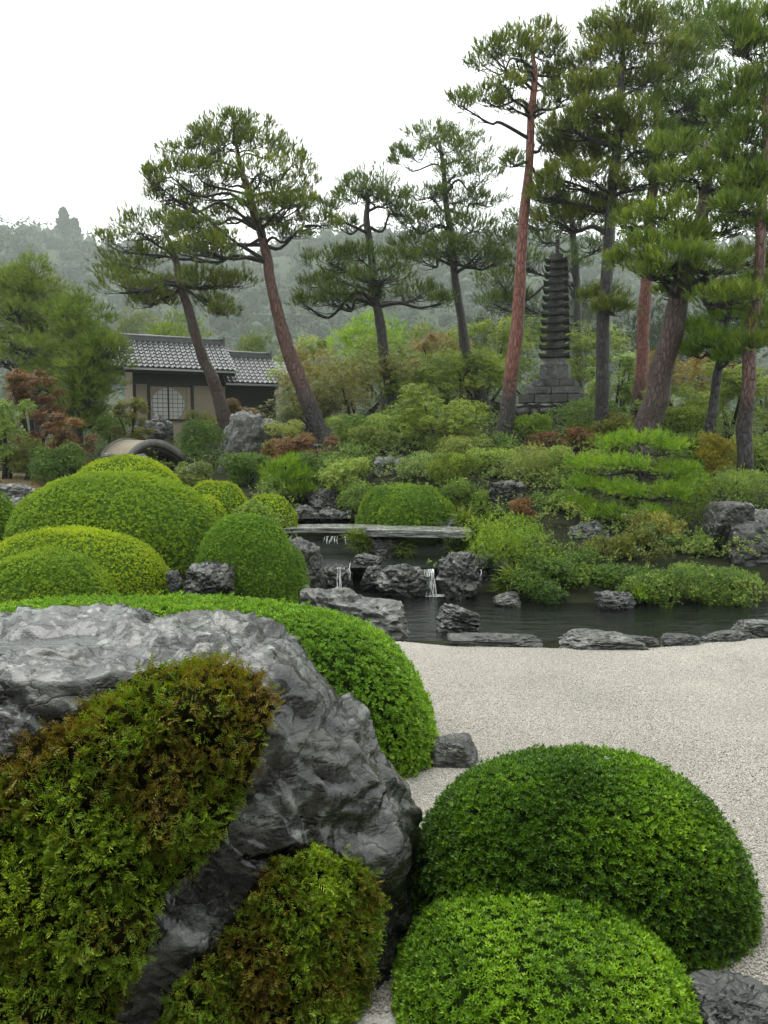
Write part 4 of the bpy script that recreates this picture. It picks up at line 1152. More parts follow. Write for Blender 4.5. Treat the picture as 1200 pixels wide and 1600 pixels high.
# ------------------------------------------------------------------ pines
def pine(label, trunk, Y, pads, needle='pine', bark='bark_dark', seed=1, name='pine_tree', dens=1.0, lean=0.0, tuft=.17, group=None, tone0=.5, limb=1.0, air=1.0, spread=34, base_extra=0.0, crown_from=.35, up=.8):
    """trunk: rows (px, py, width px); pads: rows (px, py, rx, ry[, depth offset m])"""
    r = np.random.default_rng(seed)
    s = Y / F
    tp = np.array([np.concatenate([P(a, b, Y + lean * k / (len(trunk) - 1)), [c * s * .44]]) for k, (a, b, c) in enumerate(trunk)])
    zg = gz(tp[0, 0], Y) - .1
    if tp[0, 2] > zg:
        d = tp[0] - tp[1]; dz = (tp[0, 2] - zg); k = dz / max(.05, -d[2])
        ex = tp[0] + d * min(k, 3) * .8; ex[2] = zg; ex[3] = tp[0, 3] * 1.12
        tp = np.concatenate([[ex], tp])
    root = thing(name, label, 'pine tree', tp[0, :3], group or 'garden pines')
    sp_ = spline(tp, 40)
    sp_[:, :2] += .02 * np.stack([np.sin(np.arange(40) * .7 + seed), np.cos(np.arange(40) * .9 + seed)], 1)
    sp_[:3, 3] *= np.array([1.25, 1.12, 1.04])
    Vt, Ft = tube(sp_[:, :3], np.maximum(sp_[:, 3], .02), 14, .30)
    obj('trunk', Vt, Ft, M[bark], root, True)
    ztop = sp_[-1, 2]
    tm = [t_needles(9, tuft * 1.1, tuft * .10, r, spread, .8) for _ in range(8)]
    cw = np.ptp([q[0] for q in pads]) * s
    for q in pads:
        px, py, rx, ry = q[:4]
        dy = q[4] if len(q) > 4 else r.uniform(-.32, .32) * cw
        c = P(px, py, Y + dy); R = np.array([rx * s * 1.05, max(rx * s * .8, .35), ry * s * 1.2])
        # limb from the trunk
        hd = np.hypot(sp_[:, 0] - c[0], sp_[:, 1] - c[1])
        want = c[2] - .30 * hd - R[2] * .6
        k = int(np.clip(np.argmin(np.abs(sp_[:, 2] - want)), int(40 * crown_from), 39))
        a0 = sp_[k, :3]; tr = sp_[k, 3]
        L = np.linalg.norm(c - a0)
        bot = c - np.array([0, 0, R[2] * .55])
        side = r.normal(0, .08, 3) * L
        ctrl = [a0, a0 * .68 + bot * .32 + side + np.array([0, 0, .04 * L]), a0 * .33 + bot * .67 - side * .7 + np.array([0, 0, -.05 * L]), bot]
        pts = spline(np.array(ctrl), 13)
        r0 = np.clip(tr * .5, .02, .035 * L + .03) * limb
        brs = [tube(pts, np.linspace(r0, max(.012, r0 * .35), 13), 6)]
        # sub-clumps carry the needles, each on a twig of its own
        nc = int(np.clip((11 + 36 * R[0] * R[1]) * air, 7, 60))
        th = r.uniform(0, 2 * math.pi, nc); rad = np.sqrt(r.uniform(0, 1, nc))
        cl = np.stack([np.cos(th) * rad * R[0], np.sin(th) * rad * R[1], np.zeros(nc)], 1)
        dome_h = np.sqrt(np.clip(1 - rad ** 2, 0, 1))
        cl[:, 2] = R[2] * (dome_h * r.uniform(.0, 1.0, nc) - .42 + .18 * r.normal(size=nc))
        for kk in range(nc):
            if r.random() < .75:
                e = c + cl[kk] - np.array([0, 0, .06])
                st = pts[r.integers(7, 13)]
                mid = (st + e) / 2 + np.array([0, 0, -.10 * np.linalg.norm(e - st)]) + r.normal(0, .05, 3) * np.linalg.norm(e - st)
                brs.append(tube(spline(np.array([st, mid, e]), 4), np.linspace(max(.011, r0 * .32), .006, 4), 3))
        Vb, Fb = join(brs)
        br = obj('branch', Vb, Fb, M['branch'], root, True)
        per = int(np.clip(dens * 10 * (.17 / tuft) ** 2, 5, 40))
        cs = np.repeat(np.arange(nc), per); m_ = len(cs)
        sg = np.array([.14, .14, .09]) * np.clip(R[0] / .9, .6, 1.3)
        off = r.normal(size=(m_, 3)) * sg
        p = c + cl[cs] + off
        outw = unit((cl[cs] + off * 1.5) / R)
        ax = outw * .50 + np.array([0, 0, up * 1.15]) + r.normal(0, .28, (m_, 3))
        tone = np.clip(tone0 + r.normal(0, .13, nc)[cs] + r.normal(0, .13, m_) , 0, 1)
        V, T, cc = scatter(tm, p, ax, r.uniform(.7, 1.2, m_), r, tone, .14)
        nd = obj('needles', V, T, M[needle], None, rnd=cc, kind='stuff', off=_origins[root.name])
        nd.location = (0, 0, 0); nd.parent = br
    return root

pine('leaning pine with brown trunk and flat two-layered crown in front of the house',
     [(346, 636, 24), (335, 600, 21), (318, 560, 19), (297, 495, 17), (283, 445, 14), (276, 415, 12), (268, 385, 9), (255, 360, 6)], 26,
     [(225, 352, 44, 17), (185, 372, 32, 16), (270, 352, 36, 15), (310, 362, 40, 15), (355, 378, 40, 13), (205, 408, 44, 14), (250, 388, 40, 15),
      (200, 440, 46, 17), (255, 448, 50, 14), (318, 436, 48, 15), (368, 440, 34, 12), (240, 470, 40, 10), (335, 470, 34, 9), (350, 486, 24, 7), (175, 420, 24, 13)],
     'pine', 'bark_brown', seed=201, dens=1.1, air=.9, crown_from=.6, tone0=.5)
pine('tall leaning red-barked pine with wide open crown right of the house',
     [(514, 694, 42), (496, 662, 33), (478, 620, 29), (456, 565, 26), (438, 500, 22), (423, 445, 19), (416, 395, 17), (408, 362, 15), (395, 330, 14), (387, 296, 12), (378, 266, 10), (371, 240, 7), (366, 212, 4)], 24,
     [(360, 192, 40, 13), (398, 196, 28, 12), (288, 232, 36, 17), (322, 216, 28, 14), (360, 224, 30, 12), (430, 228, 30, 16), (455, 248, 28, 17), (268, 268, 38, 13), (240, 276, 20, 11),
      (305, 262, 26, 9), (472, 280, 28, 19), (250, 305, 28, 13), (313, 298, 34, 9), (395, 320, 26, 14, -1.2), (352, 330, 30, 12), (443, 328, 36, 14), (500, 344, 30, 13), (305, 348, 34, 12),
      (262, 340, 30, 12), (330, 386, 44, 12), (290, 392, 30, 10), (455, 362, 28, 9), (410, 350, 24, 10, .9), (470, 312, 20, 10), (330, 252, 34, 13), (402, 262, 34, 14), (424, 298, 34, 13), (345, 278, 30, 11), (300, 322, 30, 11), (455, 312, 28, 12), (330, 205, 30, 12), (400, 222, 28, 12)],
     'pine', 'bark_redbrown', seed=202, air=.9, dens=1.15, crown_from=.52, tone0=.48, limb=.9)
pine('lone middle pine with straight dark trunk and two foliage tiers',
     [(624, 650, 28), (612, 610, 23), (603, 565, 20), (594, 510, 18), (587, 460, 15), (580, 405, 13), (574, 350, 12), (573, 322, 9), (576, 300, 6)], 27,
     [(580, 285, 40, 15), (545, 302, 26, 14), (612, 305, 30, 15), (578, 308, 34, 13), (507, 322, 20, 10), (632, 330, 22, 11), (540, 350, 16, 7), (515, 402, 38, 14), (560, 396, 34, 13), (600, 428, 44, 13, -1),
      (540, 432, 40, 13), (500, 440, 30, 13), (518, 464, 44, 17), (478, 470, 24, 11), (652, 455, 40, 14), (690, 468, 22, 9), (570, 462, 34, 12), (620, 400, 26, 12)],
     'pine_dark', 'bark_dark', seed=203, dens=1.15, air=.9, crown_from=.5, tone0=.52)
pine('pine with dark bent trunk and dense hanging crown left of the red-trunked pine',
     [(750, 616, 24), (738, 585, 20), (726, 535, 17), (717, 475, 15), (710, 420, 13), (705, 370, 12), (697, 310, 10), (692, 262, 8), (688, 225, 5)], 28.5,
     [(672, 206, 36, 13), (715, 208, 34, 14), (640, 232, 24, 12), (690, 228, 34, 13), (740, 236, 32, 15), (630, 250, 18, 9), (755, 268, 30, 17), (712, 262, 30, 14), (668, 300, 34, 12), (720, 304, 40, 16), (760, 310, 32, 17),
      (640, 338, 36, 15), (690, 344, 40, 16), (738, 350, 36, 16), (650, 378, 38, 15), (700, 384, 40, 14), (745, 394, 40, 16), (785, 372, 30, 17), (660, 402, 30, 10), (775, 402, 26, 12)],
     'pine_dark', 'bark_dark', seed=204, air=.95, crown_from=.45, dens=1.05, tone0=.55)
pine('very tall straight red-trunked pine left of the stone pagoda',
     [(789, 676, 34), (793, 640, 27), (799, 590, 25), (806, 520, 23), (814, 420, 20), (821, 320, 17), (827, 240, 14), (831, 180, 13), (834, 130, 11), (834, 95, 8), (832, 60, 4)], 22,
     [(830, 50, 34, 12), (795, 62, 28, 12), (768, 76, 24, 13), (752, 94, 20, 11), (806, 86, 26, 12), (845, 82, 28, 13), (868, 70, 26, 13), (824, 118, 26, 14), (790, 128, 22, 10), (756, 146, 34, 11), (720, 160, 16, 7), (800, 160, 28, 10),
      (854, 130, 28, 11), (876, 112, 24, 11), (845, 170, 22, 10), (880, 150, 26, 9), (860, 218, 26, 9), (800, 250, 14, 8), (850, 290, 16, 9)],
     'pine', 'bark_red', seed=205, air=.85, crown_from=.62, dens=1.1, tone0=.5)
pine('pine right behind the pagoda with dark lower tiers and slim hidden trunk',
     [(906, 640, 16), (905, 560, 15), (902, 480, 14), (898, 400, 12), (892, 340, 10), (882, 300, 7)], 34,
     [(868, 318, 44, 16), (820, 338, 34, 14), (905, 345, 40, 16), (780, 430, 40, 14), (812, 402, 34, 13), (800, 462, 30, 12), (850, 370, 34, 14), (935, 380, 34, 13), (890, 410, 30, 11), (770, 468, 26, 10)],
     'pine_dark', 'bark_dark', seed=206, crown_from=.2, tone0=.4, tuft=.2)
pine('pine with dark furrowed straight trunk just right of the stone pagoda',
     [(942, 692, 26), (941, 640, 24), (941, 570, 23), (944, 500, 22), (948, 420, 20), (954, 340, 18), (960, 270, 17), (966, 190, 14), (972, 110, 10), (975, 50, 6)], 21.5,
     [(985, 22, 42, 17), (940, 50, 34, 16), (1010, 50, 42, 18), (968, 84, 44, 16), (915, 95, 30, 16), (1040, 84, 36, 15), (905, 132, 34, 14), (960, 128, 36, 13), (1005, 122, 40, 15), (895, 190, 38, 16), (935, 170, 34, 14), (985, 180, 40, 16),
      (890, 232, 40, 15), (940, 226, 38, 14), (1000, 226, 36, 14), (880, 272, 34, 13), (930, 274, 30, 11), (905, 318, 44, 15), (875, 340, 34, 12), (938, 462, 36, 12), (955, 482, 26, 9), (860, 300, 30, 12), (1000, 280, 34, 12), (960, 330, 34, 12), (925, 140, 34, 15), (975, 50, 36, 16), (880, 205, 34, 14), (960, 200, 36, 14), (915, 250, 34, 14)],
     'pine', 'bark_dark', seed=207, air=1.15, crown_from=.40, dens=1.35, tone0=.52)
pine('pine with slender reddish trunk behind the thick leaning trunk',
     [(994, 668, 26), (999, 610, 24), (1005, 530, 22), (1010, 440, 21), (1016, 350, 19), (1022, 280, 17), (1027, 200, 14), (1031, 120, 10), (1034, 60, 5)], 23.5,
     [(1060, 30, 40, 18), (1085, 66, 36, 16), (1100, 20, 36, 16), (1050, 110, 40, 16), (1095, 112, 36, 14), (1060, 160, 40, 16), (1015, 200, 34, 14), (1090, 180, 38, 15), (1050, 232, 36, 14), (1100, 232, 34, 13), (1050, 290, 36, 12), (970, 300, 30, 12), (985, 345, 34, 12), (1030, 150, 40, 16), (1120, 160, 40, 16), (1075, 205, 40, 16), (1120, 60, 40, 18), (1010, 255, 36, 14), (1130, 200, 36, 15)],
     'pine_green', 'bark_red', seed=208, air=1.15, dens=1.35, crown_from=.45, tone0=.4)
pine('pine with thick smooth brown leaning trunk and bright low tiers right of the pagoda',
     [(1012, 676, 48), (1022, 630, 42), (1034, 580, 40), (1048, 520, 38), (1060, 465, 35), (1072, 420, 30), (1088, 370, 26), (1100, 320, 20), (1106, 270, 14), (1104, 220, 8)], 18.2,
     [(1040, 330, 40, 15), (1000, 345, 30, 12), (1085, 316, 40, 16), (1130, 300, 40, 17), (1060, 366, 46, 16), (1010, 382, 34, 12), (985, 408, 36, 11), (1110, 360, 44, 17), (1150, 345, 34, 16), (1060, 402, 44, 13, -1.2), (1110, 412, 44, 14, -1.0), (1020, 424, 30, 10),
      (1080, 270, 38, 14), (1120, 250, 40, 14), (1060, 228, 34, 11), (1150, 270, 36, 16), (1170, 400, 36, 15), (1095, 452, 40, 11), (1140, 462, 44, 13, -1.4), (1060, 456, 34, 10), (1165, 300, 30, 16)],
     'pine_green', 'bark_brown', seed=209, air=1.15, crown_from=.5, tone0=.6, dens=1.05, tuft=.15)
pine('thin dark curved pine with one low bright tuft right of the leaning trunk',
     [(1100, 716, 22), (1107, 680, 19), (1115, 630, 17), (1122, 580, 15), (1131, 530, 13), (1138, 490, 11), (1142, 455, 8)], 18.6,
     [(1130, 528, 40, 13, -.6), (1105, 545, 26, 9), (1160, 535, 30, 12, -.4), (1140, 556, 26, 8, -.6), (1085, 512, 20, 8), (1075, 545, 22, 8), (1145, 490, 34, 11), (1165, 470, 30, 11)],
     'pine_bright', 'bark_dark', seed=210, crown_from=.55, tone0=.35, tuft=.14)
pine('pine with reddish upper bark and dark base near the right edge',
     [(1164, 738, 30), (1164, 690, 26), (1167, 620, 24), (1172, 550, 22), (1180, 480, 20), (1187, 400, 18), (1192, 310, 16), (1196, 220, 13), (1198, 130, 9)], 17.0,
     [(1178, 76, 30, 26), (1140, 30, 36, 18), (1190, 30, 30, 20), (1150, 130, 32, 18), (1185, 150, 30, 20), (1165, 205, 36, 16), (1195, 250, 30, 16), (1150, 232, 30, 13), (1180, 300, 32, 15), (1190, 350, 30, 14), (1185, 440, 30, 14), (1190, 500, 30, 13), (1175, 535, 28, 12), (1160, 60, 36, 20), (1145, 170, 36, 18), (1170, 270, 34, 16), (1155, 320, 34, 15), (1200, 110, 30, 20)],
     'pine_green', 'bark_redbrown', seed=211, air=1.15, dens=1.25, crown_from=.35, tone0=.5, tuft=.15)
pine('pine with forked dark trunk cut by the right edge',
     [(1206, 705, 22), (1207, 660, 20), (1214, 600, 18), (1226, 540, 16), (1236, 460, 13), (1240, 380, 9)], 19.4,
     [(1225, 420, 40, 14), (1205, 450, 34, 13), (1245, 390, 40, 16), (1215, 520, 34, 12), (1240, 480, 36, 14), (1220, 370, 34, 14)],
     'pine_dark', 'bark_dark', seed=212, crown_from=.4, tone0=.5)

# round dense pines on the left, crown down to the ground
def fat_pine(label, px, yt, hw, Y, yb, seed, mat='pine_soft', tone0=.5):
    r = np.random.default_rng(seed)
    H = yb - yt
    pads = []
    for lev in range(9):
        t = lev / 8
        w = hw * (math.sin(math.pi * (.16 + .66 * t)) ** .8) * (1.0 if t < .8 else .92)
        if lev == 0: w = hw * .42
        y = yt + H * (.04 + .80 * t)
        n = max(1, int(round(w / 26)))
        for k in range(n * 2):
            xx = px + (r.uniform(-1, 1) if n > 1 else 0) * w * .78
            pads.append((xx, y + r.uniform(-8, 8), max(20, w * .40), H * .062, r.uniform(-.9, .5) * hw * Y / F * .9))
    pine(label, [(px + 6, yb + 6, 20), (px + 3, yb - H * .3, 16), (px - 2, yb - H * .6, 12), (px, yt + H * .08, 5)], Y, pads, mat, 'bark_dark', seed=seed, dens=.80, crown_from=.12, tone0=tone0, tuft=.17, up=.6, spread=48, air=.8)
fat_pine('broad round-topped green pine rising at the left edge behind the others', 52, 402, 88, 29, 640, 221, 'pine_soft', .55)
fat_pine('dense cone-shaped green pine in front of the house at the left', 116, 466, 76, 23.5, 694, 222, 'pine_soft', .42)

# small cloud-pruned pine by the pond
pine('small cloud-pruned pine with bright layered pads and black branches above the pond',
     [(985, 850, 16), (976, 810, 14), (990, 775, 12), (1004, 742, 10), (998, 715, 7), (1000, 690, 4)], 14.6,
     [(1000, 686, 42, 8, .1), (958, 692, 26, 6, .3), (1042, 697, 28, 7, .2), (925, 724, 30, 7, -.1), (975, 722, 26, 6, -.5), (1052, 732, 30, 8, .3), (918, 756, 32, 7, .0), (972, 764, 28, 7, -.5), (1040, 768, 34, 8, -.2), (905, 788, 24, 7, 0), (955, 800, 34, 7, -.4), (1012, 804, 26, 7, -.5), (1078, 752, 22, 8, .2)],
     'pine_bright', 'branch', seed=230, crown_from=.3, tone0=.45, tuft=.085, dens=.50, limb=1.3, spread=62, up=.55)
pine('small bright green young pine above the stream rocks', [(447, 790, 8), (448, 765, 6), (446, 740, 5), (447, 722, 3)], 18.0,
     [(447, 722, 18, 9), (430, 736, 18, 9), (462, 740, 18, 9), (445, 750, 24, 9), (425, 760, 18, 8), (468, 764, 20, 9), (447, 772, 26, 8)],
     'pine_bright', 'branch', seed=231, crown_from=.1, tone0=.4, tuft=.095, dens=.5)

# tall cedar on the far ridge
def cedar(label, px, yt, yb, hw, Y, seed):
    r = np.random.default_rng(seed)
    b = P(px, yb, Y); t = P(px, yt, Y); h = t[2] - b[2]
    root = thing('cedar_tree', label, 'tree', b, 'cedars on the skyline')
    Vt, Ft = tube(np.linspace(b, t, 5), np.linspace(1.1, .15, 5), 6); obj('trunk', Vt, Ft, M['twig'], root, True)
    n = 900
    u = r.random(n) ** .8; w = hw * Y / F * (1 - u) ** .75 * (.75 + .4 * np.sin(u * 23 + r.uniform(0, 6)))
    th = r.uniform(0, 6.28, n); rr_ = np.sqrt(r.random(n)) * w
    p = b + np.stack([np.cos(th) * rr_, np.sin(th) * rr_, u * h * .96 + .3], 1)
    ax = np.stack([np.cos(th), np.sin(th), .2 + 0 * th], 1)
    V, T, c = scatter([t_leaves(4, 2.6, 1.2, 30, 90, r) for _ in range(4)], p, ax, r.uniform(.7, 1.2, n), r, np.clip(r.normal(.35, .15, n), 0, 1))
    obj('foliage', V, T, M['forest'], root, rnd=c, kind='stuff')
cedar('tall pointed cedar breaking the skyline of the left hill', 101, 326, 382, 19, 512, 301)
cedar('shorter cedar beside the pointed one on the skyline', 118, 344, 382, 12, 514, 302)

# ------------------------------------------------------------------ stone pagoda
PY_ = 25.5
ps = PY_ / F
pb_ = P(866, 676, PY_)
pz = lambda py: P(866, py, PY_)[2] - pb_[2]
pag = thing('stone_pagoda', 'dark mossy thirteen-storey stone pagoda on a stepped rubble base among the pines', 'pagoda', pb_, rotz=math.radians(-19))
_origins[pag.name] = np.zeros(3)     # its parts are built in its own frame
def pbox(name, w, z0, z1, mat, parent=None, bev=.012, wy=None):
    wy = wy or w
    bm = bmesh.new()
    V, Q = box(-w / 2, w / 2, -wy / 2, wy / 2, z0, z1)
    vs = [bm.verts.new(v) for v in V]
    for f in Q: bm.faces.new([vs[k] for k in f])
    bmesh.ops.bevel(bm, geom=bm.edges[:], offset=bev, segments=2, affect='EDGES')
    me = bpy.data.meshes.new(name); bm.to_mesh(me); bm.free(); me.materials.append(M[mat])
    o = bpy.data.objects.new(name, me); COL.objects.link(o); o.parent = parent or pag
    return o
W0 = 40 * ps
# rubble masonry: a hidden core and individual stones on the faces
bw_, bh = 2.10, pz(632)
pbox('masonry_core', 1.2, 0, pz(596), 'rock_dark')
core = pbox('masonry_core', bw_ - .12, -.6, bh - .02, 'rock_dark')
r = np.random.default_rng(77)
def masonry(face_rot, w, h):
    rows_ = 4; z = -.15
    while z < h - .05:
        hh = min(r.uniform(.26, .36), h - z)
        if h - z - hh < .1: hh = h - z
        x = -w / 2
        while x < w / 2 - .02:
            ww = min(r.uniform(.24, .48), w / 2 - x)
            if w / 2 - x - ww < .1: ww = w / 2 - x
            V, T = rock_shape((ww / 2 * .97, .11, hh / 2 * .97), int(r.integers(1, 9999)), 2, 5, 16, .10)
            V = V + np.array([x + ww / 2 + 0, -bw_ / 2 + .05 + r.uniform(-.03, .03), z + hh / 2])
            a = face_rot; R_ = np.array([[math.cos(a), -math.sin(a), 0], [math.sin(a), math.cos(a), 0], [0, 0, 1]])
            obj('stone', V @ R_.T, T, M['rock_lichen' if r.random() < .35 else 'rock_dark' if r.random() < .5 else 'pagoda'], pag, True)
            x += ww
        z += hh
masonry(0, bw_, bh); masonry(-math.pi / 2, bw_, bh)
for (w, y0, y1) in ((2.0, 632, 618), (1.66, 618, 606), (1.32, 606, 594)):
    z0, z1 = pz(y0), pz(y1)
    # each step is laid of three blocks a side
    nb = 4 if w > 1.8 else 2 if w > 1.5 else 3
    for k in range(nb):
        ww = w / nb
        o = pbox('step_block', ww - .012, z0 + .015, z1 - .015, ('pagoda', 'rock_lichen')[int(r.random() < .5)], bev=.025, wy=w)
        o.location.x = (k - (nb - 1) / 2) * ww + r.uniform(-.008, .008); o.location.y = r.uniform(-.02, .02)
pbox('body_block', W0 * 1.06, pz(594), pz(571), 'rock_lichen', bev=.02)
pbox('neck_block', W0 * .80, pz(571), pz(561), 'pagoda_pale')
def pag_roof(w, z, th):
    # square roof with upturned corners and a deep eave
    n = 9; g = np.linspace(-1, 1, n)
    X, Yg = np.meshgrid(g, g)
    m_ = np.maximum(np.abs(X), np.abs(Yg)); cor = (np.abs(X) * np.abs(Yg)) ** 2.2
    top = z + th * (1.0 - .55 * m_ ** 1.4) + cor * th * .42
    bot = z + cor * th * .40 + .0 * X
    V = np.concatenate([np.stack([X.ravel() * w / 2, Yg.ravel() * w / 2, top.ravel()], 1), np.stack([X.ravel() * w / 2 * .97, Yg.ravel() * w / 2 * .97, bot.ravel()], 1)])
    i = (np.arange(n - 1)[:, None] * n + np.arange(n - 1)[None]).ravel()
    q = np.stack([i, i + 1, i + n + 1, i + n], 1)
    Q = [q, q[:, ::-1] + n * n]
    ring = list(range(n)) + [n * k + n - 1 for k in range(1, n)] + [n * (n - 1) + k for k in range(n - 2, -1, -1)] + [n * k for k in range(n - 2, 0, -1)]
    ring = np.array(ring); nx_ = np.roll(ring, -1)
    Q.append(np.stack([ring, ring + n * n, nx_ + n * n, nx_], 1))
    return V, np.concatenate(Q)
yy = 560.0
for k in range(13):
    t = k / 12
    w = W0 * (1.18 - .32 * t); step = 13.4 - 2.2 * t
    z0 = pz(yy); z1 = pz(yy - step)
    V, Q = pag_roof(w, z0, (z1 - z0) * .62)
    obj('roof', V, Q, M['pagoda'], pag)
    pbox('storey', w * .56, z0 + (z1 - z0) * .4, z1 + .02, 'pagoda', bev=.006)
    yy -= step
zf = pz(yy); fh = pz(yy - 34) - zf
prof = [(.16, 0), (.18, .06), (.10, .08), (.13, .14), (.06, .17)] + [q for k in range(6) for q in ((.055, .20 + k * .1), (.085, .23 + k * .1), (.055, .26 + k * .1))] + [(.03, .85), (.07, .92), (.03, .98), (.005, 1.0)]
ang = np.linspace(0, 2 * math.pi, 12, endpoint=False)
V = np.array([[a * math.cos(t), a * math.sin(t), zf + b * fh] for a, b in prof for t in ang]); n = len(prof)
i = np.arange(n - 1)[:, None] * 12; j = np.arange(12)[None]; k_ = (j + 1) % 12
obj('finial', V, np.stack([i + j, i + k_, i + 12 + k_, i + 12 + j], -1).reshape(-1, 4), M['pagoda'], pag, True)

# ------------------------------------------------------------------ tiled house
HY = 33.0
ho = P(197, 573, HY)
eave_z = ho[2]
h0 = 2.0
house = thing('tiled_house', 'small Japanese house with grey tiled roofs and a round shoji window behind the pines', 'house', (ho[0], HY, h0), rotz=math.radians(26))
_origins[house.name] = np.zeros(3)
ez = eave_z - h0; rz_ = 4.52
def hb(name, x0, x1, y0, y1, z0, z1, mat, parent=None):
    V, Q = box(x0, x1, y0, y1, z0, z1)
    return obj(name, V, Q, M[mat], parent or house)
# one roof tile with a rolled edge; shared by all tiles
def tile_mesh(w, l):
    prof = np.array([(0, .012), (.12, .048), (.26, .058), (.40, .030), (.58, .006), (.8, .004), (1.0, .022)])
    V, Q = [], []
    for y, lift in ((0, .034), (l * 1.12, .0)):
        for u, z in prof: V.append((u * w, y, z + lift))
    n = len(prof)
    for u, z in prof: V.append((u * w, 0, z - .018 + .034))
    for k in range(n - 1):
        Q.append((k, k + 1, n + k + 1, n + k)); Q.append((2 * n + k, 2 * n + k + 1, k + 1, k))
    return mesh_data('tile', np.array(V, float), np.array(Q), M['tile'])
def tiled_slope(roof, u0, u1, v0, v1, z0, z1, nc, nr):
    run = v1 - v0; rise = z1 - z0; Ls = math.hypot(run, rise); a = math.atan2(rise, run)
    tw, tl = (u1 - u0) / nc, Ls / nr
    me = tile_mesh(tw, tl)
    for c in range(nc):
        for q in range(nr):
            o = bpy.data.objects.new('tile', me); COL.objects.link(o)
            o.parent = roof
            d = q * tl
            o.location = (u0 + c * tw, v0 + d * math.cos(a), z0 + d * math.sin(a))
            o.rotation_euler = (a + random.uniform(-.012, .012), random.uniform(-.01, .01), random.uniform(-.008, .008))
def slab_roof(name, u0, u1, prof, th, mat):
    """prof: (v, z) points across the roof"""
    V = []
    for u in (u0, u1):
        for v, z in prof: V.append((u, v, z))
        for v, z in prof: V.append((u, v, z - th))
    n = len(prof); m_ = 2 * n; Q = []
    for k in range(n - 1):
        Q += [(k, k + 1, m_ + k + 1, m_ + k)[::-1], (n + k, n + k + 1, m_ + n + k + 1, m_ + n + k), (k, k + 1, n + k + 1, n + k), (m_ + k, m_ + k + 1, m_ + n + k + 1, m_ + n + k)[::-1]]
    Q += [(0, n, m_ + n, m_), (n - 1, m_ + n - 1, m_ + 2 * n - 1, 2 * n - 1)]
    return obj(name, np.array(V, float), np.array(Q), M[mat], house)
roof1 = slab_roof('roof', -.12, 4.62, [(0, ez), (1.8, rz_), (3.6, ez)], .07, 'ridge')
tiled_slope(roof1, -.10, 4.58, -.03, 1.74, ez + .012, rz_ - .02, 21, 8)
def ridge_cap(roof, u0, u1, v, z):
    parts = [box(u0, u1, v - .13, v + .13, z - .06, z + .06), box(u0, u1, v - .10, v + .10, z + .063, z + .13)]
    V, Q = join(parts); obj('ridge_course', V, Q, M['ridge'], roof)
    Vt, Ft = tube(np.array([[u0 - .03, v, z + .17], [(u0 + u1) / 2, v, z + .168], [u1 + .03, v, z + .17]]), [.075] * 3, 10); obj('ridge_roll', Vt, Ft, M['ridge'], roof, True)
    for u in (u0 - .05, u1 + .05):
        V, Q = box(u - .05, u + .05, v - .17, v + .17, z - .12, z + .30); obj('ridge_end_tile', V, Q, M['ridge'], roof)
ridge_cap(roof1, -.1, 4.45, 1.8, rz_ + .05)
hb('eave_board', -.12, 4.62, -.07, -.035, ez - .10, ez - .02, 'sheet', roof1)
hb('rafter_band', -.05, 4.55, .10, .18, ez - .20, ez - .071, 'wood', roof1)
e2 = P(345, 597, 34.8)[2] - h0 + .0; r2 = e2 + 1.30
roof2 = slab_roof('roof', 4.2, 6.95, [(.30, e2), (2.15, r2), (4.0, e2)], .07, 'ridge')
tiled_slope(roof2, 4.22, 6.9, .27, 2.10, e2 + .012, r2 - .02, 12, 8)
ridge_cap(roof2, 4.4, 6.75, 2.15, r2 + .05)
hb('eave_board', 4.2, 6.95, .21, .25, e2 - .10, e2 - .02, 'sheet', roof2)
roof3 = slab_roof('metal_roof', 6.98, 7.75, [(.32, e2 - .02), (2.15, r2 - .12), (4.0, e2 - .02)], .05, 'sheet')
for k in range(8):
    t0 = k / 8; V, Q = box(0, .77, -.012, .012, 0, .02)
    o = obj('seam', V, Q, M['sheet'], roof3); o.location = (6.98, .34 + 1.8 * t0, e2 - .0 + (r2 - .1 - e2) * t0)
roof4 = slab_roof('metal_roof', -1.15, -.16, [(.25, ez + .1), (1.8, rz_ - .25), (3.4, ez)], .05, 'sheet')
# walls
hb('wall', .35, 4.3, .80, .95, -.6, ez + .35, 'plaster')
hb('wall', 4.3, 6.7, 1.05, 1.2, -.6, e2 + .45, 'wood')
hb('wall', .35, .5, .95, 3.0, -.6, ez + .3, 'plaster')
hb('wall', 6.55, 6.7, 1.2, 3.2, -.6, e2 + .4, 'plaster')
hb('upper_wall_band', .36, 4.29, .765, .797, 2.62, ez + .33, 'wood')  # dark band along the top of the front wall
for u in (.42, 1.0, 2.84, 3.98):
    hb('post', u - .06, u + .06, .735, .795, -.6, ez + .3, 'wood')
hb('lintel', 1.07, 2.77, .745, .794, 2.54, 2.615, 'wood')
hb('sill', 1.07, 3.92, .72, .794, 1.08, 1.16, 'wood')
win = hb('shoji_window', 1.07, 2.58, .782, .797, 1.165, 2.535, 'plaster')
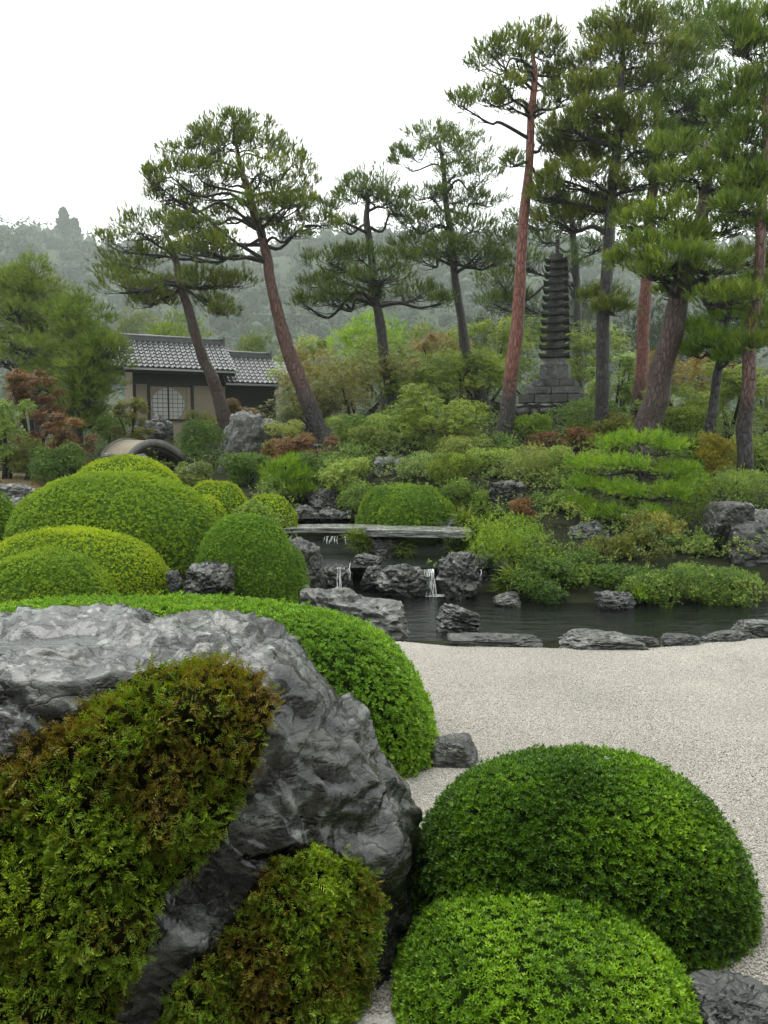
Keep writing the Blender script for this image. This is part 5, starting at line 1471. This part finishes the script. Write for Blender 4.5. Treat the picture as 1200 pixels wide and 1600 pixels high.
# round paper pane cut by the frame
cxu, czu, rad = 1.80, 1.78, .70
pts = []
for a in np.linspace(0, 2 * math.pi, 64, endpoint=False):
    pts.append((np.clip(cxu + rad * math.cos(a), 1.09, 2.56), .768, np.clip(czu + rad * math.sin(a), 1.18, 2.52)))
pts2 = [(a, .780, c) for a, b, c in pts]
V = np.array(pts + pts2 + [(cxu, .768, czu)]); n = 64
Tt = [(k, (k + 1) % n, 2 * n) for k in range(n)]; Qq = [(k, n + k, n + (k + 1) % n, (k + 1) % n) for k in range(n)]
obj('paper_pane', V, [np.array(Tt), np.array(Qq)], M['paper'], win)
for k in range(7):
    u = 1.16 + k * .21
    if abs(u - cxu) < rad: 
        hh = math.sqrt(rad ** 2 - (u - cxu) ** 2); hb('muntin', u - .008, u + .008, .755, .767, max(1.18, czu - hh), min(2.52, czu + hh), 'wood', win)
for k in range(7):
    z = 1.30 + k * .18
    if abs(z - czu) < rad:
        hh = math.sqrt(rad ** 2 - (z - czu) ** 2); hb('muntin', max(1.09, cxu - hh), min(2.56, cxu + hh), .744, .754, z - .007, z + .007, 'wood', win)
hb('meeting_stile', 1.78, 1.84, .725, .743, 1.165, 2.535, 'wood', win)
hb('shoji_panel', 2.60, 2.76, .770, .797, 1.165, 2.535, 'plaster')

# ------------------------------------------------------------------ arched earth bridge
AY = 20.5
ab = P(222, 716, AY); sA = AY / F
arch = thing('arched_bridge', 'small humped earth-topped bridge above the lime green domes left of the waterfall rock', 'bridge', ab)
def arch_pt(t):
    """front rim, t 0..1 from left foot to right foot (metres from the root)"""
    a = math.pi * (1 - t)
    x = (205 + 79 * (t ** 1.15) - 222) * sA
    z = (.86 * math.sin(math.pi * (.06 + .89 * t)) ** .8 - .16) * 36 * sA * 1.15
    return np.array([x, .72 * x, z])
n = 17
front = .93 * np.array([arch_pt(k / (n - 1)) for k in range(n)])
back_off = np.array([-1.22, 1.5, 0.04])
def strip(ofs, dz0, dz1, y0, y1):
    V = []
    for base in (front + ofs * y0, front + ofs * y1):
        for dz in (dz0, dz1): V.append(base + np.array([0, 0, dz]))
    V = np.concatenate(V); q = []
    for k in range(n - 1):
        a, b, c, d = k, n + k, 2 * n + k, 3 * n + k
        q += [(a, a + 1, b + 1, b), (c, d, d + 1, c + 1), (b, b + 1, d + 1, d), (a, c, c + 1, a + 1)]
    q += [(0, n, 3 * n, 2 * n), (n - 1, 3 * n - 1, 4 * n - 1, 2 * n - 1)]
    return V + ab, np.array(q)
V, Q = strip(back_off, -.10, .0, .07, .93); obj('deck', V, Q, M['bridge_clay'], arch, True)
V, Q = strip(back_off, -.14, .045, 0, .068); obj('rim', V, Q, M['bridge_rim'], arch, True)
V, Q = strip(back_off, -.14, .045, .932, 1); obj('rim', V, Q, M['bridge_rim'], arch, True)
V, Q = strip(back_off, -.26, -.142, .05, .95); obj('arch_beam', V, Q, M['wood'], arch, True)

# ------------------------------------------------------------------ slab bridge and rocks
def slab(label, x0, x1, yt, yb, Y, seed, depth, tilt=0.0, rot=0.0, curve=0.0):
    s = Y / F
    L = (x1 - x0) * s; c = P((x0 + x1) / 2, (yt + yb) / 2, Y)
    th = max(.06, (yb - yt) * s * .62)
    D, T = ico(5)
    N = np.concatenate([np.eye(3), -np.eye(3)])
    q = np.maximum(D @ N.T, 0)
    rad = (q ** 16).sum(1) ** (-1 / 16)
    V = D * rad[:, None]
    V = V + .05 * fbm(V * np.array([3.2, 1.6, 1.2]) + seed, 4)[:, None] * D * np.array([.5, 1.6, 1.0])
    V[:, 2] += .10 * fbm(V * np.array([2, 2, 6]) + seed * 2, 3) * (V[:, 2] < .5)
    V *= np.array([L / 2, depth / 2, th / 2])
    V[:, 2] -= curve * (V[:, 0] / (L / 2)) ** 2
    o = obj('bridge_slab', V, T, M['slab'], smooth_shade=True)
    o.location = c; o.rotation_euler = (0, tilt, rot)
    tag(o, label, 'stone slab', 'slabs of the stone bridge')
slab('longer flat stone bridge slab crossing the stream on the left, thin and slightly bowed', 432, 616, 818, 833, 14.5, 3, .62, .006, .03, .03)
slab('shorter thick stone bridge slab on the right, overlapping the longer one', 574, 736, 821, 841, 13.7, 4, .66, .012, -.06)

R = None
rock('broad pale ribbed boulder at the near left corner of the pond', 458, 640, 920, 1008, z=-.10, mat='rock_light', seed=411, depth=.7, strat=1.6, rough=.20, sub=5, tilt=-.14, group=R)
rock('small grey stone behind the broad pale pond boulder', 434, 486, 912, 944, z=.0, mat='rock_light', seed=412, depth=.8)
rock('upright dark boulder with bright top standing left of the lower cascade', 443, 510, 840, 926, z=.0, mat='rock', seed=413, depth=.8, flat=.85, nplanes=8, sharp=14)
rock('squat dark boulder in the middle of the dam between the two falls', 586, 676, 879, 933, z=-.10, mat='rock', seed=414, depth=.7, group=R, rough=.18)
rock('tall knobbly boulder right of the white cascade', 678, 756, 861, 934, z=-.10, mat='rock', seed=415, depth=.8, rough=.22, group=R)
rock('low wet stone in the pool between slab bridge and dark ledge', 546, 602, 864, 894, Y=12.75, mat='rock_dark', seed=416, flat=.8)
rock('dark wedge stone left of the squat dam boulder', 560, 604, 884, 916, Y=12.15, mat='rock_dark', seed=417, tilt=.2)
rock('squat stone under the slab bridge where its two slabs meet', 578, 624, 837, 873, Y=13.55, mat='rock', seed=418, depth=.7, sharp=12)
rock('angular stone standing in the open pond water', 678, 750, 945, 986, z=-.10, mat='rock', seed=419, depth=.7, strat=1.5, tilt=-.12, nplanes=7, sharp=14)
rock('little flat stone in the pond below the overhanging bush', 769, 817, 925, 946, z=-.10, mat='rock', seed=420)
rock('long flat stone edging the gravel at the left of the pond rim', 686, 850, 989, 1013, z=-.03, mat='rock', seed=421, depth=.28, flat=.75, strat=1)
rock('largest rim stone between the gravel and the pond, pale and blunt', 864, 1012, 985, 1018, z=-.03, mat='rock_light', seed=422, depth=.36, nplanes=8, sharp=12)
rock('rounded end stone touching the largest rim stone', 972, 1034, 992, 1016, z=-.03, mat='rock', seed=423, depth=.5)
rock('dark rim stone right of the rounded end stone', 1028, 1100, 989, 1013, z=-.03, mat='rock_dark', seed=424, depth=.5)
rock('thin rim stone tapering along the gravel before the square right one', 1088, 1168, 987, 1007, z=-.03, mat='rock', seed=425, depth=.4, strat=1)
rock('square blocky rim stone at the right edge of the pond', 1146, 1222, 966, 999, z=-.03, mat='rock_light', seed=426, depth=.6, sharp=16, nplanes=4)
rock('pale bank stone at the water line under the brownish shrub', 926, 994, 922, 952, z=-.10, mat='rock_lichen', seed=427)
rock('massive dark cracked crag at the right edge above the pond', 1126, 1236, 796, 905, Y=12.5, mat='rock_dark', seed=428, depth=.8, sub=5, nplanes=9, sharp=16, rough=.10)
rock('upper smooth block leaning on the dark crag', 1106, 1170, 783, 846, Y=12.7, mat='rock_dark', seed=429, depth=.9, sharp=14, nplanes=6, rough=.08)
rock('grey bank rock below the small cloud-pruned pine', 886, 958, 812, 852, Y=13.6, mat='rock', seed=430)
rock('black cleft rock jutting from the bank above the slab bridge', 760, 822, 750, 800, Y=15.6, mat='rock_dark', seed=431, flat=.85, nplanes=7, sharp=14)
rock('broad rounded bank rock in the middle of the slope', 582, 662, 711, 770, Y=18.2, mat='rock', seed=432, nplanes=7, flat=.9)
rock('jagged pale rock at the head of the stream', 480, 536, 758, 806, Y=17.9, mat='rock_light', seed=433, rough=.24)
rock('leaning dark stone left of the jagged pale stream rock', 452, 500, 788, 824, Y=16.6, mat='rock', seed=434, tilt=-.2)
rock('whitish stone between the olive azalea and the right slab', 662, 714, 806, 832, Y=15.2, mat='rock_light', seed=435, rough=.2)
rock('big white-topped waterfall rock with streaked dark face near the house', 331, 446, 640, 760, Y=22.8, mat='rock_light', seed=436, depth=.7, flat=.86, sub=5, nplanes=7, sharp=14)  # paler streaked stone also stands in for sky reflected on the top
rock('dark boulder left behind the arched bridge', 200, 258, 656, 700, Y=25.5, mat='rock_dark', seed=437, tilt=-.15)
rock('mossy boulder right behind the arched bridge', 228, 274, 648, 698, Y=25.9, mat='rock_dark', seed=438, flat=.9, tilt=-.2)
rock('white pebble-like stone at the left foot of the arched bridge', 156, 186, 707, 723, Y=19.2, mat='rock_light', seed=439)
rock('pale stone at the right foot of the arched bridge', 204, 236, 709, 724, Y=19.4, mat='rock_light', seed=440)
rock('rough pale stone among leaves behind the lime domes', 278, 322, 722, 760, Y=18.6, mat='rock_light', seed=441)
rock('grey stone on the bare slope at the left edge', -24, 58, 755, 800, Y=15.8, mat='rock_light', seed=442, depth=.6, strat=1)
rock('dark flat-topped stone under the tall rounded azalea', 278, 368, 880, 930, Y=9.5, mat='rock_dark', seed=443, flat=.72, sharp=14, nplanes=6)
rock('small stone left of the dark flat-topped stone', 258, 286, 890, 925, Y=9.7, mat='rock', seed=444)
rock('smooth blue-grey stone on the gravel between hedge and big dome', 668, 754, 1150, 1200, z=-.02, mat='rock', seed=445, flat=.7, nplanes=6, rough=.07)
rock('wet flat stone at the bottom right corner below the big dome', 1060, 1270, 1556, 1690, Y=2.75, mat='rock', seed=446, flat=.35, depth=.7, rough=.1, sub=5)
rock('grey stone behind the trunk of the lone middle pine', 590, 632, 608, 664, Y=27.6, mat='rock_light', seed=447)
rock('thin flat stone at the foot of the leaning red pine', 462, 506, 692, 708, Y=22.4, mat='rock', seed=448, flat=.6)
rock('dark ledge stone that the left lower cascade drops over', 494, 556, 880, 930, Y=12.2, mat='rock_dark', seed=449, flat=.7, sharp=14)
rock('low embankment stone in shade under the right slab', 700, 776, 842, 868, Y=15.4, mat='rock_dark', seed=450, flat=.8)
rock('wet step stone the stream runs over behind the slab bridge', 496, 552, 795, 828, Y=16.4, mat='rock_dark', seed=451, flat=.6)
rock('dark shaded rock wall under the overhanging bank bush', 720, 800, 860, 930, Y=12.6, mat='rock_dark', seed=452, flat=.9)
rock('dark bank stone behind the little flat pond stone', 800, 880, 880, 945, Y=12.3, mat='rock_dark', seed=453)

# ------------------------------------------------------------------ falling water
def fall(label, px, yt, yb, wpx, Y, bow=.10, n=8, seed=1, flare=1.3):
    r = np.random.default_rng(seed)
    a, b = P(px, yt, Y), P(px, yb, Y)
    w = wpx * Y / F
    parts = []
    for k in range(n):
        u = r.uniform(-.5, .5); u2 = u * flare + r.normal(0, .05); bw_ = bow * r.uniform(.6, 1.3)
        t1 = 1.0 if r.random() < .7 else r.uniform(.6, .95)
        pts = [[a[0] + (u + (u2 - u) * t) * w + .006 * math.sin(9 * t + k), a[1] - bw_ * t ** .55, a[2] + (b[2] - a[2]) * (t ** 1.15)] for t in np.linspace(0, t1, 9)]
        parts.append(tube(pts, np.linspace(.004, .009, 9) * r.uniform(.4, 1.3), 4, .5))
    V, Q = join(parts)
    tag(obj('waterfall', V, Q, M['falls'], smooth_shade=True), label, 'waterfall', 'small falls of the stream')
fall('white cascade pouring into the pond beside the tall knobbly boulder', 671, 889, 930, 14, 11.95, .16, 24, seed=1, flare=1.9)
fall('two thin threads of water dropping over the left dark ledge', 530, 886, 922, 9, 12.0, .10, 3, seed=2)
fall('slim fall right of the thread falls at the dark wedge stone', 547, 880, 905, 3, 12.2, .06, 3, seed=3)
fall('low foaming step of the stream just below the left slab', 524, 838, 848, 34, 15.0, .16, 11, seed=4, flare=1.2)
fall('faint fall at the stream head behind the slab bridge', 545, 797, 818, 10, 16.6, .06, 5, seed=5)
fall('thin fall trickling down the right of the knobbly boulder', 751, 890, 915, 3, 11.8, .04, 2, seed=6)
foam = [(math.cos(a) * .22 + PZ(682, 931, -.1)[0], math.sin(a) * .10 + PZ(682, 931, -.1)[1]) for a in np.linspace(0, 6.28, 18, endpoint=False)]
o = sheet('foam', foam, -.094, M['falls']); o['kind'] = 'stuff'

# ------------------------------------------------------------------ ferns, grass, ground cover
for a in [('fern hanging under the joint of the stone slabs', 566, 838, 14, 13.9), ('grass tuft under the right end of the shorter slab', 716, 842, 18, 14.0),
          ('fern beside the prop stone of the slab bridge', 628, 848, 10, 13.7), ('dark ferns drooping over the water below the bank bush', 812, 898, 30, 12.0),
          ('grass tuft in front of the whitish stone by the slab', 722, 812, 22, 14.9)]:
    lab, px, yt, hw, Y = a
    shrub(lab, px, yt, hw, Y, 'fern', style='blade', name='fern', cat='fern', yb=yt + 26, leaf=.34, lobes=3, seed=500 + px, dens=1.2)
shrub('broad dark green leaves at the right edge beside the big dome', 1185, 1488, 46, 3.35, 'deep', style='leafy', name='leafy_plant', cat='plant', yb=1570, leaf=.085, lobes=5, seed=520, dens=1.0, tone0=.5)

r = np.random.default_rng(600)
n = 78000
gx_ = r.uniform(-13, 15, n); gy_ = 12.0 + 24 * r.random(n) ** 1.15
gzz = ground(gx_, gy_)
keep = (seg_dist(gx_, gy_, STREAM) > .5) & (gzz > .02) & ~((gx_ < -2.6) & (gy_ < 20.2) & (gx_ > -12)) & (np.abs(gx_ / gy_) < .60)
p = np.stack([gx_, gy_, gzz], 1)[keep]
q2 = np.stack([p[:, 0], p[:, 1], 0 * p[:, 0]], 1)
md_ = np.clip(.35 + 1.5 * fbm(q2 * 1.05, 2), 0, 1) ** .8
keep = r.random(len(p)) < .25 + .75 * md_
p, q2, md_ = p[keep], q2[keep], md_[keep]
p[:, 2] += md_ * .62 * r.uniform(.55, 1.0, len(p)) + r.uniform(0, .06, len(p))
tone = np.clip(.34 + .7 * fbm(q2 * .8 + 40, 2) + r.normal(0, .15, len(p)), 0, 1)
V, T, c = scatter([t_leaves(4, .055, .036, 25, 85, r, 0, .05, tri=True) for _ in range(6)], p, np.array([0, -.3, 1.0]) + r.normal(0, .4, (len(p), 3)), r.uniform(.7, 1.4, len(p)), r, tone)
obj('ground_cover', V, T, M['cover'], rnd=c, kind='stuff')
# thin lawn with dry grass on the left slope
xs2 = np.linspace(-11.5, -5.0, 40); ys2 = np.linspace(14.6, 20.5, 40)
X2, Y2 = np.meshgrid(xs2, ys2); Z2 = ground(X2, Y2) + .012
i = (np.arange(39)[:, None] * 40 + np.arange(39)[None]).ravel()
struct(obj('lawn', np.stack([X2.ravel(), Y2.ravel(), Z2.ravel()], 1), np.stack([i, i + 1, i + 41, i + 40], 1), M['lawn'], smooth_shade=True))
n = 1500
gx_ = r.uniform(-11.4, -5.1, n); gy_ = r.uniform(14.7, 20.4, n)
V, T, c = scatter([t_blades(7, .11, .010, r, 65) for _ in range(5)], np.stack([gx_, gy_, ground(gx_, gy_) + .01], 1), np.array([0, 0, 1.0]) + r.normal(0, .15, (n, 3)), r.uniform(.5, 1.3, n), r,
                   np.clip(.4 + .9 * fbm(np.stack([gx_, gy_, gx_ * 0], 1) * .9, 2) + r.normal(0, .15, n), 0, 1))
obj('grass', V, T, M['drygrass'], rnd=c, kind='stuff')

# ------------------------------------------------------------------ misty air
V, Q = box(-720, 720, -29, 790, -2.2, 215)
hz = obj('haze', V, Q)
hz['kind'] = 'stuff'
m = bpy.data.materials.new('haze'); m.use_nodes = True; nt = m.node_tree; nt.nodes.clear()
out = nt.nodes.new('ShaderNodeOutputMaterial'); pv = nt.nodes.new('ShaderNodeVolumePrincipled')
pv.inputs['Color'].default_value = (.80, .88, .84, 1); pv.inputs['Density'].default_value = .00055
nt.links.new(pv.outputs[0], out.inputs['Volume'])
hz.data.materials.append(m)
